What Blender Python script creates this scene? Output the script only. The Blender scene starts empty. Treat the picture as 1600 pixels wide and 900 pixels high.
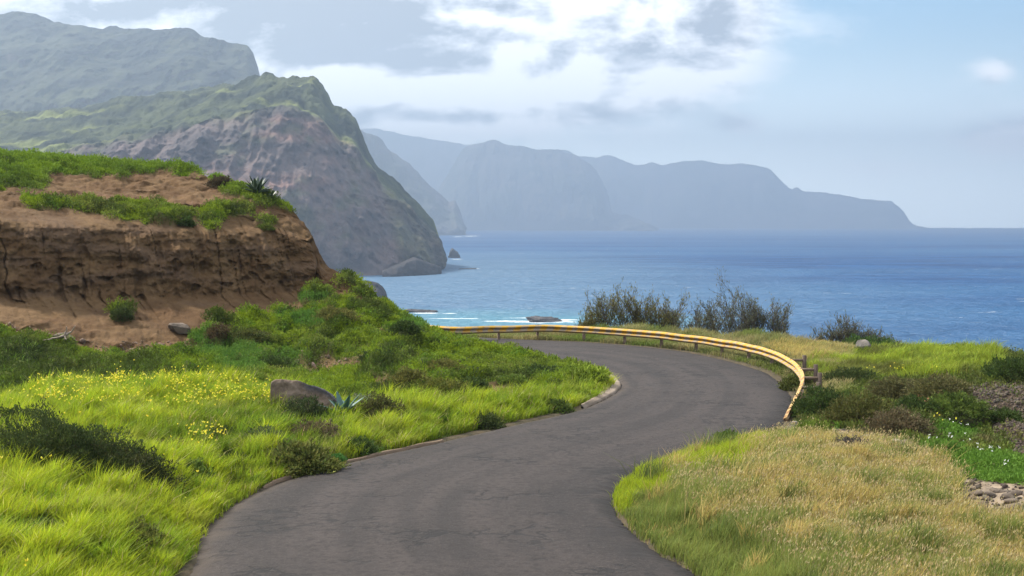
import bpy, math, random
import numpy as np
from mathutils import Vector
random.seed(7); RNG = np.random.default_rng(11)
S = bpy.context.scene; COL = S.collection
# ------------------------------------------------------------------ camera numbers
F = 2200.0; EYE = 4.2; HOR = 348.7
TH = math.atan((450 - HOR) / F); CT, ST = math.cos(TH), math.sin(TH)
RE = 6.371e6; SEA0 = EYE - 35.0
def at(px, py, D):
    a, b = (px - 800) / F, (450 - py) / F
    dy, dz = CT + b * ST, -ST + b * CT
    t = D / dy
    return np.array([a * t, D, EYE + dz * t])
def atg(px, py, z=0.0):
    a, b = (px - 800) / F, (450 - py) / F
    dy, dz = CT + b * ST, -ST + b * CT
    t = (z - EYE) / dz
    return np.array([a * t, dy * t, z])
def proj(P):
    P = np.asarray(P, float); x, y, z = P[..., 0], P[..., 1], P[..., 2] - EYE
    d = np.maximum(y * CT - z * ST, .01); u = y * ST + z * CT
    return 800 + F * x / d, 450 - F * u / d
# ------------------------------------------------------------------ noise
def _h(ix, iy, iz, s):
    s = int(s) & 0xffff
    n = (ix * 374761393 + iy * 668265263 + iz * 2147483647 + s * 974634777) & 0xffffffff
    n = ((n ^ (n >> 13)) * 1274126177) & 0xffffffff
    n = ((n ^ (n >> 16)) * 2246822519) & 0xffffffff
    return n ^ (n >> 15)
def noise(x, y, z=0.0, s=0):
    x, y, z = np.broadcast_arrays(np.asarray(x, float), np.asarray(y, float), np.asarray(z, float))
    fx, fy, fz = np.floor(x), np.floor(y), np.floor(z)
    ix, iy, iz = fx.astype(np.int64), fy.astype(np.int64), fz.astype(np.int64)
    x, y, z = x - fx, y - fy, z - fz
    u, v, w = [t * t * t * (t * (t * 6 - 15) + 10) for t in (x, y, z)]
    def g(dx, dy, dz):
        h = _h(ix + dx, iy + dy, iz + dz, s)
        a = (h & 1023) / 1023 * 2 - 1; b = ((h >> 10) & 1023) / 1023 * 2 - 1; c = ((h >> 20) & 1023) / 1023 * 2 - 1
        return a * (x - dx) + b * (y - dy) + c * (z - dz)
    def L(a, b, t): return a + (b - a) * t
    r = L(L(L(g(0,0,0), g(1,0,0), u), L(g(0,1,0), g(1,1,0), u), v),
          L(L(g(0,0,1), g(1,0,1), u), L(g(0,1,1), g(1,1,1), u), v), w)
    return r * 1.6
def fbm(x, y, z=0.0, s=0, o=4, gain=.5, lac=2.03):
    t = 0; a = 1.0; n = 0; f = 1.0
    for k in range(o):
        t = t + a * noise(np.asarray(x) * f, np.asarray(y) * f, np.asarray(z) * f, s + k * 17); n += a; a *= gain; f *= lac
    return t / n
def ridged(x, y, z=0.0, s=0, o=4):
    t = 0; a = 1.0; n = 0; f = 1.0
    for k in range(o):
        t = t + a * (1 - 2 * np.abs(noise(np.asarray(x) * f, np.asarray(y) * f, np.asarray(z) * f, s + k * 13))); n += a; a *= .5; f *= 2.1
    return t / n
def ss(a, b, x):
    t = np.clip((np.asarray(x, float) - a) / (b - a), 0, 1); return t * t * (3 - 2 * t)
def mix(a, b, t):
    t = np.asarray(t)[..., None]; return np.asarray(a) * (1 - t) + np.asarray(b) * t
def inpoly(px, py, poly):
    px, py = np.asarray(px), np.asarray(py); r = np.zeros(px.shape, bool); n = len(poly)
    for i in range(n):
        x1, y1 = poly[i]; x2, y2 = poly[(i + 1) % n]
        if y1 == y2: continue
        c = ((y1 > py) != (y2 > py)) & (px < (x2 - x1) * (py - y1) / (y2 - y1) + x1); r ^= c
    return r
def ell(px, py, L):
    r = np.zeros(np.shape(px))
    for (a, b, c, d) in L: r = np.maximum(r, 1 - np.sqrt(((px - a) / c) ** 2 + ((py - b) / d) ** 2))
    return r
# ------------------------------------------------------------------ mesh helpers
def mesh(name, V, faces, mat, parent=None, tint=None, smooth=True, uv=None):
    """faces: list of (n_faces, k) integer arrays"""
    me = bpy.data.meshes.new(name); V = np.ascontiguousarray(V, np.float32)
    me.vertices.add(len(V)); me.vertices.foreach_set('co', V.ravel())
    fl = [np.asarray(f, np.int32) for f in faces if len(f)]
    nl = sum(f.size for f in fl); nf = sum(len(f) for f in fl)
    me.loops.add(nl); me.loops.foreach_set('vertex_index', np.concatenate([f.ravel() for f in fl]))
    tot = np.concatenate([np.full(len(f), f.shape[1], np.int32) for f in fl])
    st = np.concatenate([[0], np.cumsum(tot)[:-1]]).astype(np.int32)
    me.polygons.add(nf); me.polygons.foreach_set('loop_start', st); me.polygons.foreach_set('loop_total', tot)
    if smooth: me.polygons.foreach_set('use_smooth', np.ones(nf, bool))
    me.update(calc_edges=True)
    if tint is not None:
        a = me.attributes.new('tint', 'FLOAT_COLOR', 'POINT')
        c = np.ones((len(V), 4), np.float32); c[:, :3] = tint; a.data.foreach_set('color', c.ravel())
    if uv is not None:
        a = me.attributes.new('along', 'FLOAT_VECTOR', 'POINT')
        c = np.zeros((len(V), 3), np.float32); c[:, :uv.shape[1]] = uv; a.data.foreach_set('vector', c.ravel())
    me.materials.append(mat)
    o = bpy.data.objects.new(name, me); COL.objects.link(o)
    if parent: o.parent = parent
    return o
def tag(o, label=None, cat=None, group=None, kind=None):
    if label: o['label'] = label
    if cat: o['category'] = cat
    if group: o['group'] = group
    if kind: o['kind'] = kind
    return o
def thing(name, loc, label, cat, group=None):
    o = bpy.data.objects.new(name, None); COL.objects.link(o); o.location = [float(v) for v in loc]
    o.empty_display_size = .2
    return tag(o, label, cat, group)
def gridfaces(nu, nv, off=0):
    i = np.arange(nu - 1)[:, None]; j = np.arange(nv - 1)[None, :]
    a = (i * nv + j).ravel() + off
    return np.stack([a, a + nv, a + nv + 1, a + 1], 1)
def gsm(A, sig, ax):
    if sig <= 0: return A
    r = int(3 * sig + 1); k = np.exp(-.5 * (np.arange(-r, r + 1) / sig) ** 2); k /= k.sum()
    pad = [(0, 0)] * A.ndim; pad[ax] = (r, r); B = np.pad(A, pad, mode='edge')
    return sum(k[t] * np.take(B, np.arange(t, t + A.shape[ax]), ax) for t in range(2 * r + 1))
def resample(P, step):
    P = np.asarray(P, float); n = len(P); out = []
    for i in range(n - 1):                                   # catmull-rom
        p0, p1, p2, p3 = P[max(i - 1, 0)], P[i], P[i + 1], P[min(i + 2, n - 1)]
        m = max(2, int(np.linalg.norm(p2 - p1) / step) + 1)
        for t in np.linspace(0, 1, m, endpoint=False):
            out.append(.5 * (2 * p1 + (p2 - p0) * t + (2 * p0 - 5 * p1 + 4 * p2 - p3) * t * t + (3 * p1 - p0 - 3 * p2 + p3) * t ** 3))
    out.append(P[-1]); return np.array(out)
def catm(P, n):
    """catmull-rom with n samples per span"""
    P = np.asarray(P, float); N = len(P); out = []
    for i in range(N - 1):
        p0, p1, p2, p3 = P[max(i - 1, 0)], P[i], P[i + 1], P[min(i + 2, N - 1)]
        for t in np.arange(n) / n:
            out.append(.5 * (2 * p1 + (p2 - p0) * t + (2 * p0 - 5 * p1 + 4 * p2 - p3) * t * t + (3 * p1 - p0 - 3 * p2 + p3) * t ** 3))
    out.append(P[-1]); return np.array(out)
def tube(P, R, k=6):
    P = np.asarray(P, float); n = len(P); R = np.broadcast_to(R, (n,))
    T = np.gradient(P, axis=0); T /= np.linalg.norm(T, axis=1, keepdims=True) + 1e-9
    ref = np.array([0.31, 0.2, 0.93]) if abs(T[0, 2]) < .8 else np.array([1., .1, .1])
    A = np.cross(T, ref); A /= np.linalg.norm(A, axis=1, keepdims=True) + 1e-9; B = np.cross(T, A)
    an = np.arange(k) * 2 * math.pi / k
    V = P[:, None] + R[:, None, None] * (np.cos(an)[None, :, None] * A[:, None] + np.sin(an)[None, :, None] * B[:, None])
    i = np.arange(n - 1)[:, None] * k; j = np.arange(k)[None, :]; j2 = (j + 1) % k
    Fq = np.stack([(i + j), (i + j2), (i + k + j2), (i + k + j)], -1).reshape(-1, 4)
    V = np.concatenate([V.reshape(-1, 3), P[[0, -1]]]); e = n * k
    c0 = np.stack([np.full(k, e), (np.arange(k) + 1) % k, np.arange(k)], 1)
    c1 = np.stack([np.full(k, e + 1), (n - 1) * k + np.arange(k), (n - 1) * k + (np.arange(k) + 1) % k], 1)
    return V, Fq, np.concatenate([c0, c1])
class MB:
    def __init__(s): s.V = []; s.Q = []; s.T = []; s.C = []; s.n = 0
    def add(s, V, Q=None, T=None, c=None):
        V = np.asarray(V, float).reshape(-1, 3)
        if Q is not None and len(Q): s.Q.append(np.asarray(Q) + s.n)
        if T is not None and len(T): s.T.append(np.asarray(T) + s.n)
        s.V.append(V); s.C.append(np.broadcast_to(np.asarray(c if c is not None else (1, 1, 1), float), (len(V), 3))); s.n += len(V)
    def tube(s, P, R, k=6, c=None): s.add(*tube(P, R, k), c=c)
    def box(s, c, size, ax=None, bev=.0, col=None):
        sx, sy, sz = [v / 2 for v in size]; b = bev
        V = []
        for dz in (-1, 1):
            for (x, y) in ((-sx, -sy + b), (-sx + b, -sy), (sx - b, -sy), (sx, -sy + b), (sx, sy - b), (sx - b, sy), (-sx + b, sy), (-sx, sy - b)):
                V.append((x, y, dz * sz))
        V = np.array(V, float)
        if ax is not None: V = V @ np.asarray(ax, float)
        Q = [[j, (j + 1) % 8, 8 + (j + 1) % 8, 8 + j] for j in range(8)]
        T = [[0, j + 1, j] for j in range(1, 7)] + [[8, 8 + j, 8 + j + 1] for j in range(1, 7)]
        s.add(V + np.asarray(c), Q, T, col)
    def build(s, name, mat, parent=None, smooth=True):
        fs = []
        if s.Q: fs.append(np.concatenate(s.Q))
        if s.T: fs.append(np.concatenate(s.T))
        V = np.concatenate(s.V)
        if parent is not None: V = V - np.array(parent.location)
        return mesh(name, V, fs, mat, parent, np.concatenate(s.C), smooth)
# ------------------------------------------------------------------ materials
class NT:
    def __init__(s, tree): s.t = tree; s.n = tree.nodes; s.l = tree.links
    def new(s, t, **k):
        n = s.n.new(t)
        for a, b in k.items(): setattr(n, a, b)
        return n
    def put(s, sock, v):
        if isinstance(v, bpy.types.NodeSocket): s.l.new(v, sock)
        elif v is not None:
            try: sock.default_value = v
            except Exception: sock.default_value = (*v, 1.0)
    def m(s, op, a, b=None, c=None, clamp=False):
        n = s.new('ShaderNodeMath', operation=op, use_clamp=clamp)
        for i, v in enumerate((a, b, c)):
            if v is not None: s.put(n.inputs[i], v)
        return n.outputs[0]
    def ramp(s, x, a, b):
        n = s.new('ShaderNodeMapRange', interpolation_type='SMOOTHSTEP'); s.put(n.inputs[0], x)
        s.put(n.inputs[1], a); s.put(n.inputs[2], b); return n.outputs[0]
    def mix(s, f, a, b, blend='MIX'):
        n = s.new('ShaderNodeMix', data_type='RGBA', blend_type=blend); s.put(n.inputs[0], f)
        s.put(n.inputs[6], a if isinstance(a, bpy.types.NodeSocket) else (*a, 1)); s.put(n.inputs[7], b if isinstance(b, bpy.types.NodeSocket) else (*b, 1)); return n.outputs[2]
    def noise(s, vec, scale, detail=4, rough=.5, dist=0, lac=2.0):
        n = s.new('ShaderNodeTexNoise'); s.put(n.inputs['Vector'], vec); n.inputs['Scale'].default_value = scale
        n.inputs['Detail'].default_value = detail; n.inputs['Roughness'].default_value = rough; n.inputs['Distortion'].default_value = dist
        n.inputs['Lacunarity'].default_value = lac
        return n.outputs['Fac']
    def attr(s, name, out='Color'): return s.new('ShaderNodeAttribute', attribute_name=name).outputs[out]
    def pos(s): return s.new('ShaderNodeNewGeometry').outputs['Position']
    def scale(s, v, sc):
        n = s.new('ShaderNodeVectorMath', operation='MULTIPLY'); s.put(n.inputs[0], v); n.inputs[1].default_value = sc; return n.outputs[0]
    def bump(s, h, dist, strength=1.0):
        n = s.new('ShaderNodeBump'); s.put(n.inputs['Height'], h); n.inputs['Distance'].default_value = dist; n.inputs['Strength'].default_value = strength
        return n.outputs['Normal']
def newmat(name):
    m = bpy.data.materials.new(name); m.use_nodes = True; t = NT(m.node_tree)
    return m, t, m.node_tree.nodes['Principled BSDF'], m.node_tree.nodes['Material Output']
def mat_tint(name, sc, amp=.35, bsc=None, bdist=.02, rough=.9, spec=.2, bstr=1.0):
    """own colour of the thing from its tint, broken up by two scales of noise and a bump"""
    m, t, p, o = newmat(name); c = t.attr('tint'); P = t.pos()
    n1 = t.noise(P, sc, 5, .6); n2 = t.noise(P, sc * 6.3, 3, .6)
    k = t.m('ADD', t.m('MULTIPLY', n1, amp * 2), t.m('ADD', t.m('MULTIPLY', n2, amp), 1 - amp * 1.5))
    v = t.new('ShaderNodeVectorMath', operation='SCALE'); t.put(v.inputs[0], c); t.put(v.inputs['Scale'], k)
    t.put(p.inputs['Base Color'], v.outputs[0]); p.inputs['Roughness'].default_value = rough; p.inputs['Specular IOR Level'].default_value = spec
    h = t.noise(P, bsc or sc * 2, 6, .65)
    t.put(p.inputs['Normal'], t.bump(h, bdist, bstr)); return m
def mat_leaf(name, trans=.35, rough=.55, spec=.3):
    m, t, p, o = newmat(name); c = t.attr('tint')
    t.put(p.inputs['Base Color'], c); p.inputs['Roughness'].default_value = rough; p.inputs['Specular IOR Level'].default_value = spec
    tr = t.new('ShaderNodeBsdfTranslucent'); t.put(tr.inputs[0], c)
    mx = t.new('ShaderNodeMixShader'); mx.inputs[0].default_value = trans
    t.l.new(p.outputs[0], mx.inputs[1]); t.l.new(tr.outputs[0], mx.inputs[2]); t.l.new(mx.outputs[0], o.inputs[0]); return m
M_soil = mat_tint('earth', 1.3, .3, 5.0, .06, .95, .1)
M_rock = mat_tint('rock', 3.0, .35, 9.0, .03, .85, .25)
M_cliff = mat_tint('cliff_rock', .05, .4, .11, 5.0, .95, .1)
M_far = mat_tint('far_cliff', .004, .25, .01, 20.0, .95, .1)
M_grass = mat_leaf('grass_blade', .45, .65, .2)
M_leaf = mat_leaf('leaf', .3, .75, .12)
M_petal = mat_leaf('petal', .35, .6, .2)
M_bark = mat_tint('bark', 20, .3, 60, .004, .85, .2)
M_agave = mat_tint('agave_leaf', 12, .15, 30, .002, .4, .4)
M_wood = mat_tint('rusty_post', 9, .4, 40, .006, .8, .25)
M_conc = mat_tint('concrete', 2.5, .25, 40, .004, .85, .25)
# ------------------------------------------------------------------ road edges (worked out from the photograph, on the ground plane)
def G(px, py): return atg(px, py)[:2]
LE = [(-3.4, 4), (-3.75, 10), G(292, 900), G(312, 842), G(343, 803), G(400, 766), G(470, 740), G(560, 717), G(650, 697), G(740, 677), G(830, 656), G(900, 640), G(945, 622),
      G(969, 603), G(958, 587), G(930, 574), G(870, 563), G(800, 553), (-6, 49), (-12, 54.5), (-18, 62)]
RI = [(3.9, 4), (3.0, 10), G(1093, 900), G(1040, 867), G(988, 828), G(962, 798), G(957, 777), G(970, 755), G(1005, 731), G(1085, 703), G(1185, 678), G(1222, 661), G(1235, 636),
      G(1229, 608), G(1182, 575), G(1065, 548), G(930, 535), G(850, 531.5), (-3.2, 53), (-9, 57.5), (-14, 65)]
NS = 14
LEd, RId = catm(LE, NS), catm(RI, NS)
ROADP = np.concatenate([LEd, RId[::-1]])
def road_dist(X, Y):
    """distance to the road edge, positive outside; also nearest-to-left flag"""
    X = np.asarray(X, float); sh = X.shape; x = X.ravel(); y = np.asarray(Y, float).ravel(); out = np.empty(len(x))
    A = np.concatenate([resample(LEd, .25), resample(RId, .25)])
    for i in range(0, len(x), 20000):
        d = (x[i:i + 20000, None] - A[None, :, 0]) ** 2 + (y[i:i + 20000, None] - A[None, :, 1]) ** 2
        out[i:i + 20000] = np.sqrt(d.min(1))
    ins = inpoly(x, y, ROADP); out[ins] *= -1
    return out.reshape(sh)
# ------------------------------------------------------------------ base ground, one sheet from behind the verge down into the sea
cs = np.concatenate([np.linspace(-1900, -100, 60), np.linspace(-90, 880, 160), np.linspace(884, 1660, 330), np.linspace(1680, 3400, 60)])
Ds = np.concatenate([np.geomspace(2.5, 13, 40, endpoint=False), np.geomspace(13, 60, 420, endpoint=False), np.geomspace(60, 260, 90)])
RT = {  # column -> (D, z) knots
    -1900: [(2, -.3), (62, -.3), (70, -3), (120, -30), (260, -40)],
    640: [(2, -.3), (57, -.3), (62, -3), (110, -34), (260, -40)],
    800: [(2, -.1), (53.0, -.1), (54.5, -.35), (56.5, -.7), (59, -2.5), (110, -34), (260, -40)],
    930: [(2, .1), (54.0, .0), (55.5, -.12), (57, -.6), (60, -3), (110, -34), (260, -40)],
    1000: [(2, .2), (20, .3), (26, .05), (54, .0), (56, -.1), (58, -.6), (62, -3.5), (110, -34), (260, -40)],
    1100: [(2, .2), (19, .28), (24, .22), (27.5, 0), (50, .0), (52, .0), (54, -.5), (58, -3), (110, -34), (260, -40)],
    1250: [(2, .3), (17, .3), (22, .3), (25.5, .12), (28.5, -.02), (32, .1), (36, .08), (42, .1), (49, .1), (51.5, -.2), (55, -2.5), (110, -34), (260, -40)],
    1400: [(2, .3), (17, .25), (21, .25), (24, .12), (27, .05), (30, .12), (36, .22), (44, .18), (46.5, -.1), (50, -2), (110, -34), (260, -40)],
    1500: [(2, .25), (17, .2), (20.5, .15), (24, .12), (26.5, -.05), (28.5, -.05), (31, .2), (36, .42), (41, .38), (43, .1), (47, -2), (110, -34), (260, -40)],
    1560: [(2, .25), (17, .15), (20.5, .12), (24, .12), (26.3, -.25), (27.5, -.3), (32, .45), (36, .6), (39, .5), (41.5, .1), (46, -2), (110, -34), (260, -40)],
    1640: [(2, .25), (17, .2), (21, .2), (24.5, .0), (26.5, -.4), (27.5, -.4), (31.5, .5), (36, .62), (39, .5), (42, -.1), (46, -2.5), (110, -34), (260, -40)],
    3400: [(2, .3), (17, .3), (25, .2), (36, .6), (41, .4), (46, -2), (110, -34), (260, -40)]}
ks = sorted(RT); KZ = np.array([np.interp(Ds, [a for a, b in RT[k]], [b for a, b in RT[k]]) for k in ks])
BZ = np.array([np.interp(cs, ks, KZ[:, j]) for j in range(len(Ds))]).T
BZ = gsm(gsm(BZ, 5, 0), 3, 1)
CC, DD = np.meshgrid(cs, Ds, indexing='ij')
GX, GY = (CC - 800) / F * DD, DD
GRD = road_dist(GX, GY)
wob = .1 * fbm(GX * .9, GY * .9, s=5)
rel = fbm(GX * .55, GY * .55, s=21, o=4) * np.where(GY > 26, .42, .22) + np.maximum(fbm(GX * 1.3, GY * 1.3, s=33, o=3), 0) * .22
near = ss(.1, 1.3, GRD + wob)
GZ = np.where(GRD < 0.02, -.07, (BZ + rel * ss(.6, 2.5, GRD) * (DD < 60)) * near - .02 * (1 - near))
GZ += (fbm(GX * .12, GY * .12, s=3) * 3.0) * ss(60, 90, DD)
GP = np.stack([GX, GY, GZ], -1); gpx, gpy = proj(GP)
jx = 10 * fbm(GX * 1.2, GY * 1.2, s=8); jy = 7 * fbm(GX * 1.2, GY * 1.2, s=9)
P_GRAVEL = [(1488, 612), (1540, 600), (1700, 590), (1900, 700), (1700, 745), (1600, 722), (1545, 668)]
P_STONY = [(1478, 742), (1540, 752), (1700, 770), (1700, 822), (1500, 806), (1475, 775)]
P_PATH = [(1195, 676), (1255, 664), (1330, 672), (1420, 690), (1490, 735), (1470, 742), (1400, 712), (1290, 690)]
P_DRY = [(1100, 960), (1020, 872), (975, 820), (985, 768), (1070, 738), (1190, 700), (1260, 676), (1330, 690), (1400, 700), (1470, 722), (1500, 760), (1500, 800), (1560, 812), (1800, 815), (1900, 1400), (1200, 1400)]
def ground_tint(px, py, X, Y, rd):
    n = fbm(X * .8, Y * .8, s=50); n2 = fbm(X * 4, Y * 4, s=51)
    c = mix((.045, .05, .018), (.075, .08, .024), ss(-.3, .3, n))
    dry = inpoly(px, py, P_DRY)
    c = np.where(dry[..., None], mix((.15, .12, .055), (.1, .1, .035), ss(-.1, .3, n)), c)
    st = inpoly(px, py, P_GRAVEL); c = np.where(st[..., None], mix((.04, .03, .022), (.075, .055, .038), ss(-.3, .3, n2)), c)
    st = inpoly(px, py, P_STONY) | inpoly(px, py, P_PATH); c = np.where(st[..., None], mix((.15, .115, .08), (.24, .19, .14), ss(-.3, .3, n2)), c)
    e = (rd < .45 + .25 * n2) & (rd > -1)
    c = np.where(e[..., None], mix((.085, .066, .042), (.055, .048, .03), ss(-.3, .3, n2)), c)
    c = mix(c, np.broadcast_to((.09, .085, .05), c.shape), ss(56, 70, Y))
    return c
gt = ground_tint(gpx + jx, gpy + jy, GX, GY, GRD)
tag(mesh('ground', GP.reshape(-1, 3), [gridfaces(len(cs), len(Ds))], M_soil, tint=gt.reshape(-1, 3)), kind='structure')
# ------------------------------------------------------------------ the earth bank on the inside of the bend
HT = {
 -600: [(6, 2600), (9, 1150), (15, 900), (22, 690), (28, 620), (31, 604), (34.5, 520), (37, 470), (38, 350), (41, 305), (46, 245), (56, 248), (70, 300)],
 0:   [(9.6, 1290), (12, 1030), (15.2, 900), (18.5, 780), (22.5, 690), (29, 620), (32, 603), (36, 520), (38.5, 465), (39.5, 345), (43, 300), (48, 247), (56, 250), (68, 300)],
 150: [(12.7, 1075), (13.7, 1000), (15.5, 900), (19, 792), (23.3, 705), (29.5, 620), (33, 600), (35.5, 568), (40, 468), (41, 355), (45, 305), (49, 256), (57, 262), (68, 320)],
 300: [(17.6, 872), (18.2, 848), (19.7, 806), (21.5, 765), (24, 710), (30, 622), (34, 602), (37, 563), (41.5, 465), (42.5, 360), (46, 302), (49.5, 266), (56, 290), (66, 400)],
 400: [(22.0, 766), (22.6, 752), (23.4, 733), (25, 705), (27.5, 668), (31, 618), (34, 597), (38.5, 540), (43, 460), (44, 368), (46, 318), (47.5, 303), (53, 380), (60, 480)],
 460: [(23.5, 742), (24, 730), (24.8, 716), (26.5, 690), (29, 655), (32, 615), (35, 592), (40, 520), (44, 455), (45, 368), (46, 342), (46.7, 330), (49, 420), (53, 500)],
 490: [(24.1, 734), (24.6, 723), (25.4, 709), (27, 685), (29.4, 651), (32.8, 609), (35.8, 580), (40.8, 503), (44.3, 452), (44.9, 392), (45.4, 374), (45.9, 364), (48, 450), (50.5, 515)],
 500: [(24.3, 731), (24.8, 720), (25.6, 706), (27.2, 682), (29.5, 650), (33, 607), (36, 577), (41, 500), (44.5, 450), (45, 425), (45.5, 413), (46, 408), (48, 470), (50, 520)],
 530: [(24.7, 724), (25.2, 713), (26, 700), (27.6, 677), (29.7, 648), (33, 607), (36, 575), (41, 500), (44, 458), (44.7, 440), (45.2, 430), (45.7, 426), (47.6, 480), (49.5, 530)],
 560: [(25.1, 717), (25.6, 707), (26.4, 695), (28, 672), (30, 645), (33, 607), (36, 572), (41, 505), (43.5, 470), (44.5, 454), (45, 447), (45.5, 444), (47.3, 490), (49, 537)],
 620: [(26, 704), (26.5, 695), (27.2, 685), (28.6, 664), (30.3, 641), (32.5, 612), (35.5, 577), (39, 532), (41.5, 508), (43, 495), (44, 494), (44.8, 492), (46.6, 514), (48.3, 542)],
 700: [(27.7, 685), (28.1, 677), (28.7, 668), (29.8, 651), (31.2, 634), (33, 612), (35, 592), (38, 562), (40, 543), (42, 538), (43.3, 533), (44, 531), (45.6, 539), (47.3, 545)],
 800: [(29.6, 663), (30, 656), (30.5, 649), (31.4, 637), (32.6, 624), (34, 609), (35.5, 596), (37.7, 577), (39.5, 565), (41, 557), (42, 555), (42.6, 554), (44.3, 548), (45.5, 554)],
 880: [(31.4, 645), (31.6, 641), (32, 636), (32.6, 629), (33.4, 621), (34.5, 612), (35.5, 605), (36.8, 595), (38, 587), (39, 580), (39.7, 576), (40.3, 574), (41.3, 573), (42.2, 571)],
 935: [(33.4, 627), (33.6, 625), (33.8, 622), (34.2, 619), (34.6, 615), (35.1, 611), (35.6, 607), (36.3, 602), (37, 597), (37.6, 593), (38.2, 590), (38.7, 588), (39.2, 587), (39.7, 585)],
 960: [(36.6, 604.5), (36.65, 604), (36.7, 603.6), (36.8, 602.5), (36.9, 601.5), (37, 600.5), (37.1, 599.7), (37.2, 599), (37.3, 598), (37.4, 597.5), (37.5, 597), (37.6, 596.5), (37.7, 596), (37.8, 595.5)]}
HT[-600].insert(0, (3.5, 4800))
hk = sorted(HT); NF = 14
hc = np.concatenate([np.linspace(-600, -60, 90, endpoint=False), np.linspace(-60, 960, 760)])
seg = [4, 8, 26, 26, 40, 16, 34, 50, 95, 40, 46, 14, 10]
fv = np.concatenate([k + np.arange(n) / n for k, n in enumerate(seg)] + [[NF - 1.0]])
KD = np.array([[HT[k][i][0] for i in range(NF)] for k in hk]); KP = np.array([[HT[k][i][1] for i in range(NF)] for k in hk])
KZ2 = np.array([[at(k, KP[a, i], KD[a, i])[2] for i in range(NF)] for a, k in enumerate(hk)])
dc = np.interp(np.arange(hc.size), np.arange(hc.size), hc)
HD = np.stack([np.interp(hc, hk, KD[:, i]) for i in range(NF)], 1); HZ = np.stack([np.interp(hc, hk, KZ2[:, i]) for i in range(NF)], 1)
HD, HZ = gsm(HD, 5, 0), gsm(HZ, 5, 0)
i0 = np.minimum(fv.astype(int), NF - 2); tt = fv - i0
HDv = HD[:, i0] * (1 - tt) + HD[:, i0 + 1] * tt; HZv = HZ[:, i0] * (1 - tt) + HZ[:, i0 + 1] * tt
HDv, HZv = gsm(HDv, 3, 1), gsm(HZv, 3, 1)
HX = (hc[:, None] - 800) / F * HDv
FVV = np.broadcast_to(fv[None], HX.shape); HCC = np.broadcast_to(hc[:, None], HX.shape)
hpx, hpy = proj(np.stack([HX, HDv, HZv], -1))
# zones on the bank
def B_grass(px): return np.interp(px, [-600, 0, 60, 430, 520, 620, 700, 800, 900, 960], [625, 640, 612, 606, 642, 628, 632, 624, 614, 600])
def L_soil(px): return np.interp(px, [-600, 0, 60, 120, 160, 220, 300, 330, 400, 430, 460, 500, 540, 560, 585, 600], [525, 518, 534, 560, 566, 566, 552, 534, 526, 514, 500, 478, 476, 478, 476, 440])
GREEN = [(20, 256, 95, 28), (10, 286, 66, 10), (130, 258, 110, 15), (165, 268, 56, 9), (262, 256, 66, 14), (310, 266, 50, 9), (345, 280, 18, 10), (-150, 265, 110, 45),
         (62, 318, 32, 8), (140, 323, 66, 9), (215, 331, 54, 15), (262, 337, 30, 12), (290, 338, 14, 8), (358, 331, 36, 13), (331, 350, 12, 11), (326, 338, 14, 8), (415, 345, 13, 7),
         (400, 304, 42, 9), (432, 316, 36, 10), (372, 298, 32, 6), (452, 326, 16, 6), (440, 492, 12, 8), (489, 467, 26, 9), (387, 508, 36, 14), (322, 526, 26, 12), (336, 508, 12, 12), (395, 532, 14, 7),
         (548, 442, 24, 10), (190, 487, 14, 9), (575, 460, 20, 8), (430, 520, 20, 8)]
BARE = [(465, 582, 30, 7), (530, 573, 46, 8), (665, 567, 20, 9), (770, 609, 40, 12), (700, 545, 14, 5), (600, 600, 20, 6), (570, 545, 14, 5), (820, 608, 22, 6), (590, 516, 10, 6), (110, 600, 14, 5), (440, 575, 10, 4), (925, 632, 26, 6), (955, 600, 18, 10)]
def greenness(px, py, fvv, X, Y, Z):
    jx = 22 * fbm(X * 1.3, Y * 1.3, Z * 1.3, s=61); jy = 12 * fbm(X * 1.6, Y * 1.6, Z * 1.6, s=62)
    x, y = px + jx, py + jy
    soil = (y < L_soil(x)) & (x < 600) & (fvv > 4.5)
    g = np.where(soil, 0., 1.)
    g = np.where(soil & (ell(x, y, GREEN) > 0), 1., g)
    g = np.where(ell(x, y, BARE) > 0, 0., g)
    g = np.where((fvv > 11.6), 1., g)
    return g
def bank_tint(px, py, X, Y, Z, g, face):
    n = fbm(X * .9, Y * .9, Z * .9, s=70); n2 = fbm(X * 3.5, Y * 3.5, Z * 6, s=71); n3 = fbm(X * .35, Y * .35, Z * 2.2, s=72)
    c = mix((.084, .048, .0225), (.122, .075, .037), ss(-.35, .35, n + .5 * n2))
    c = mix(c, np.broadcast_to((.10, .064, .04), c.shape), ss(0, .35, n3) * .7 * face)
    c = mix(c, np.broadcast_to((.115, .064, .037), c.shape), ss(.0, .4, -n3) * .6 * (1 - face))
    gr = mix((.04, .055, .014), (.08, .10, .024), ss(-.3, .3, n2))
    return mix(c, gr, g)
g0 = greenness(hpx, hpy, FVV, HX, HDv, HZv)
gs = gsm(gsm(g0, 2.0, 0), 1.5, 1)
face = ss(7.2, 8.0, FVV) * (1 - ss(9.0, 9.6, FVV)) * (1 - ss(490, 530, HCC))
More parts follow.
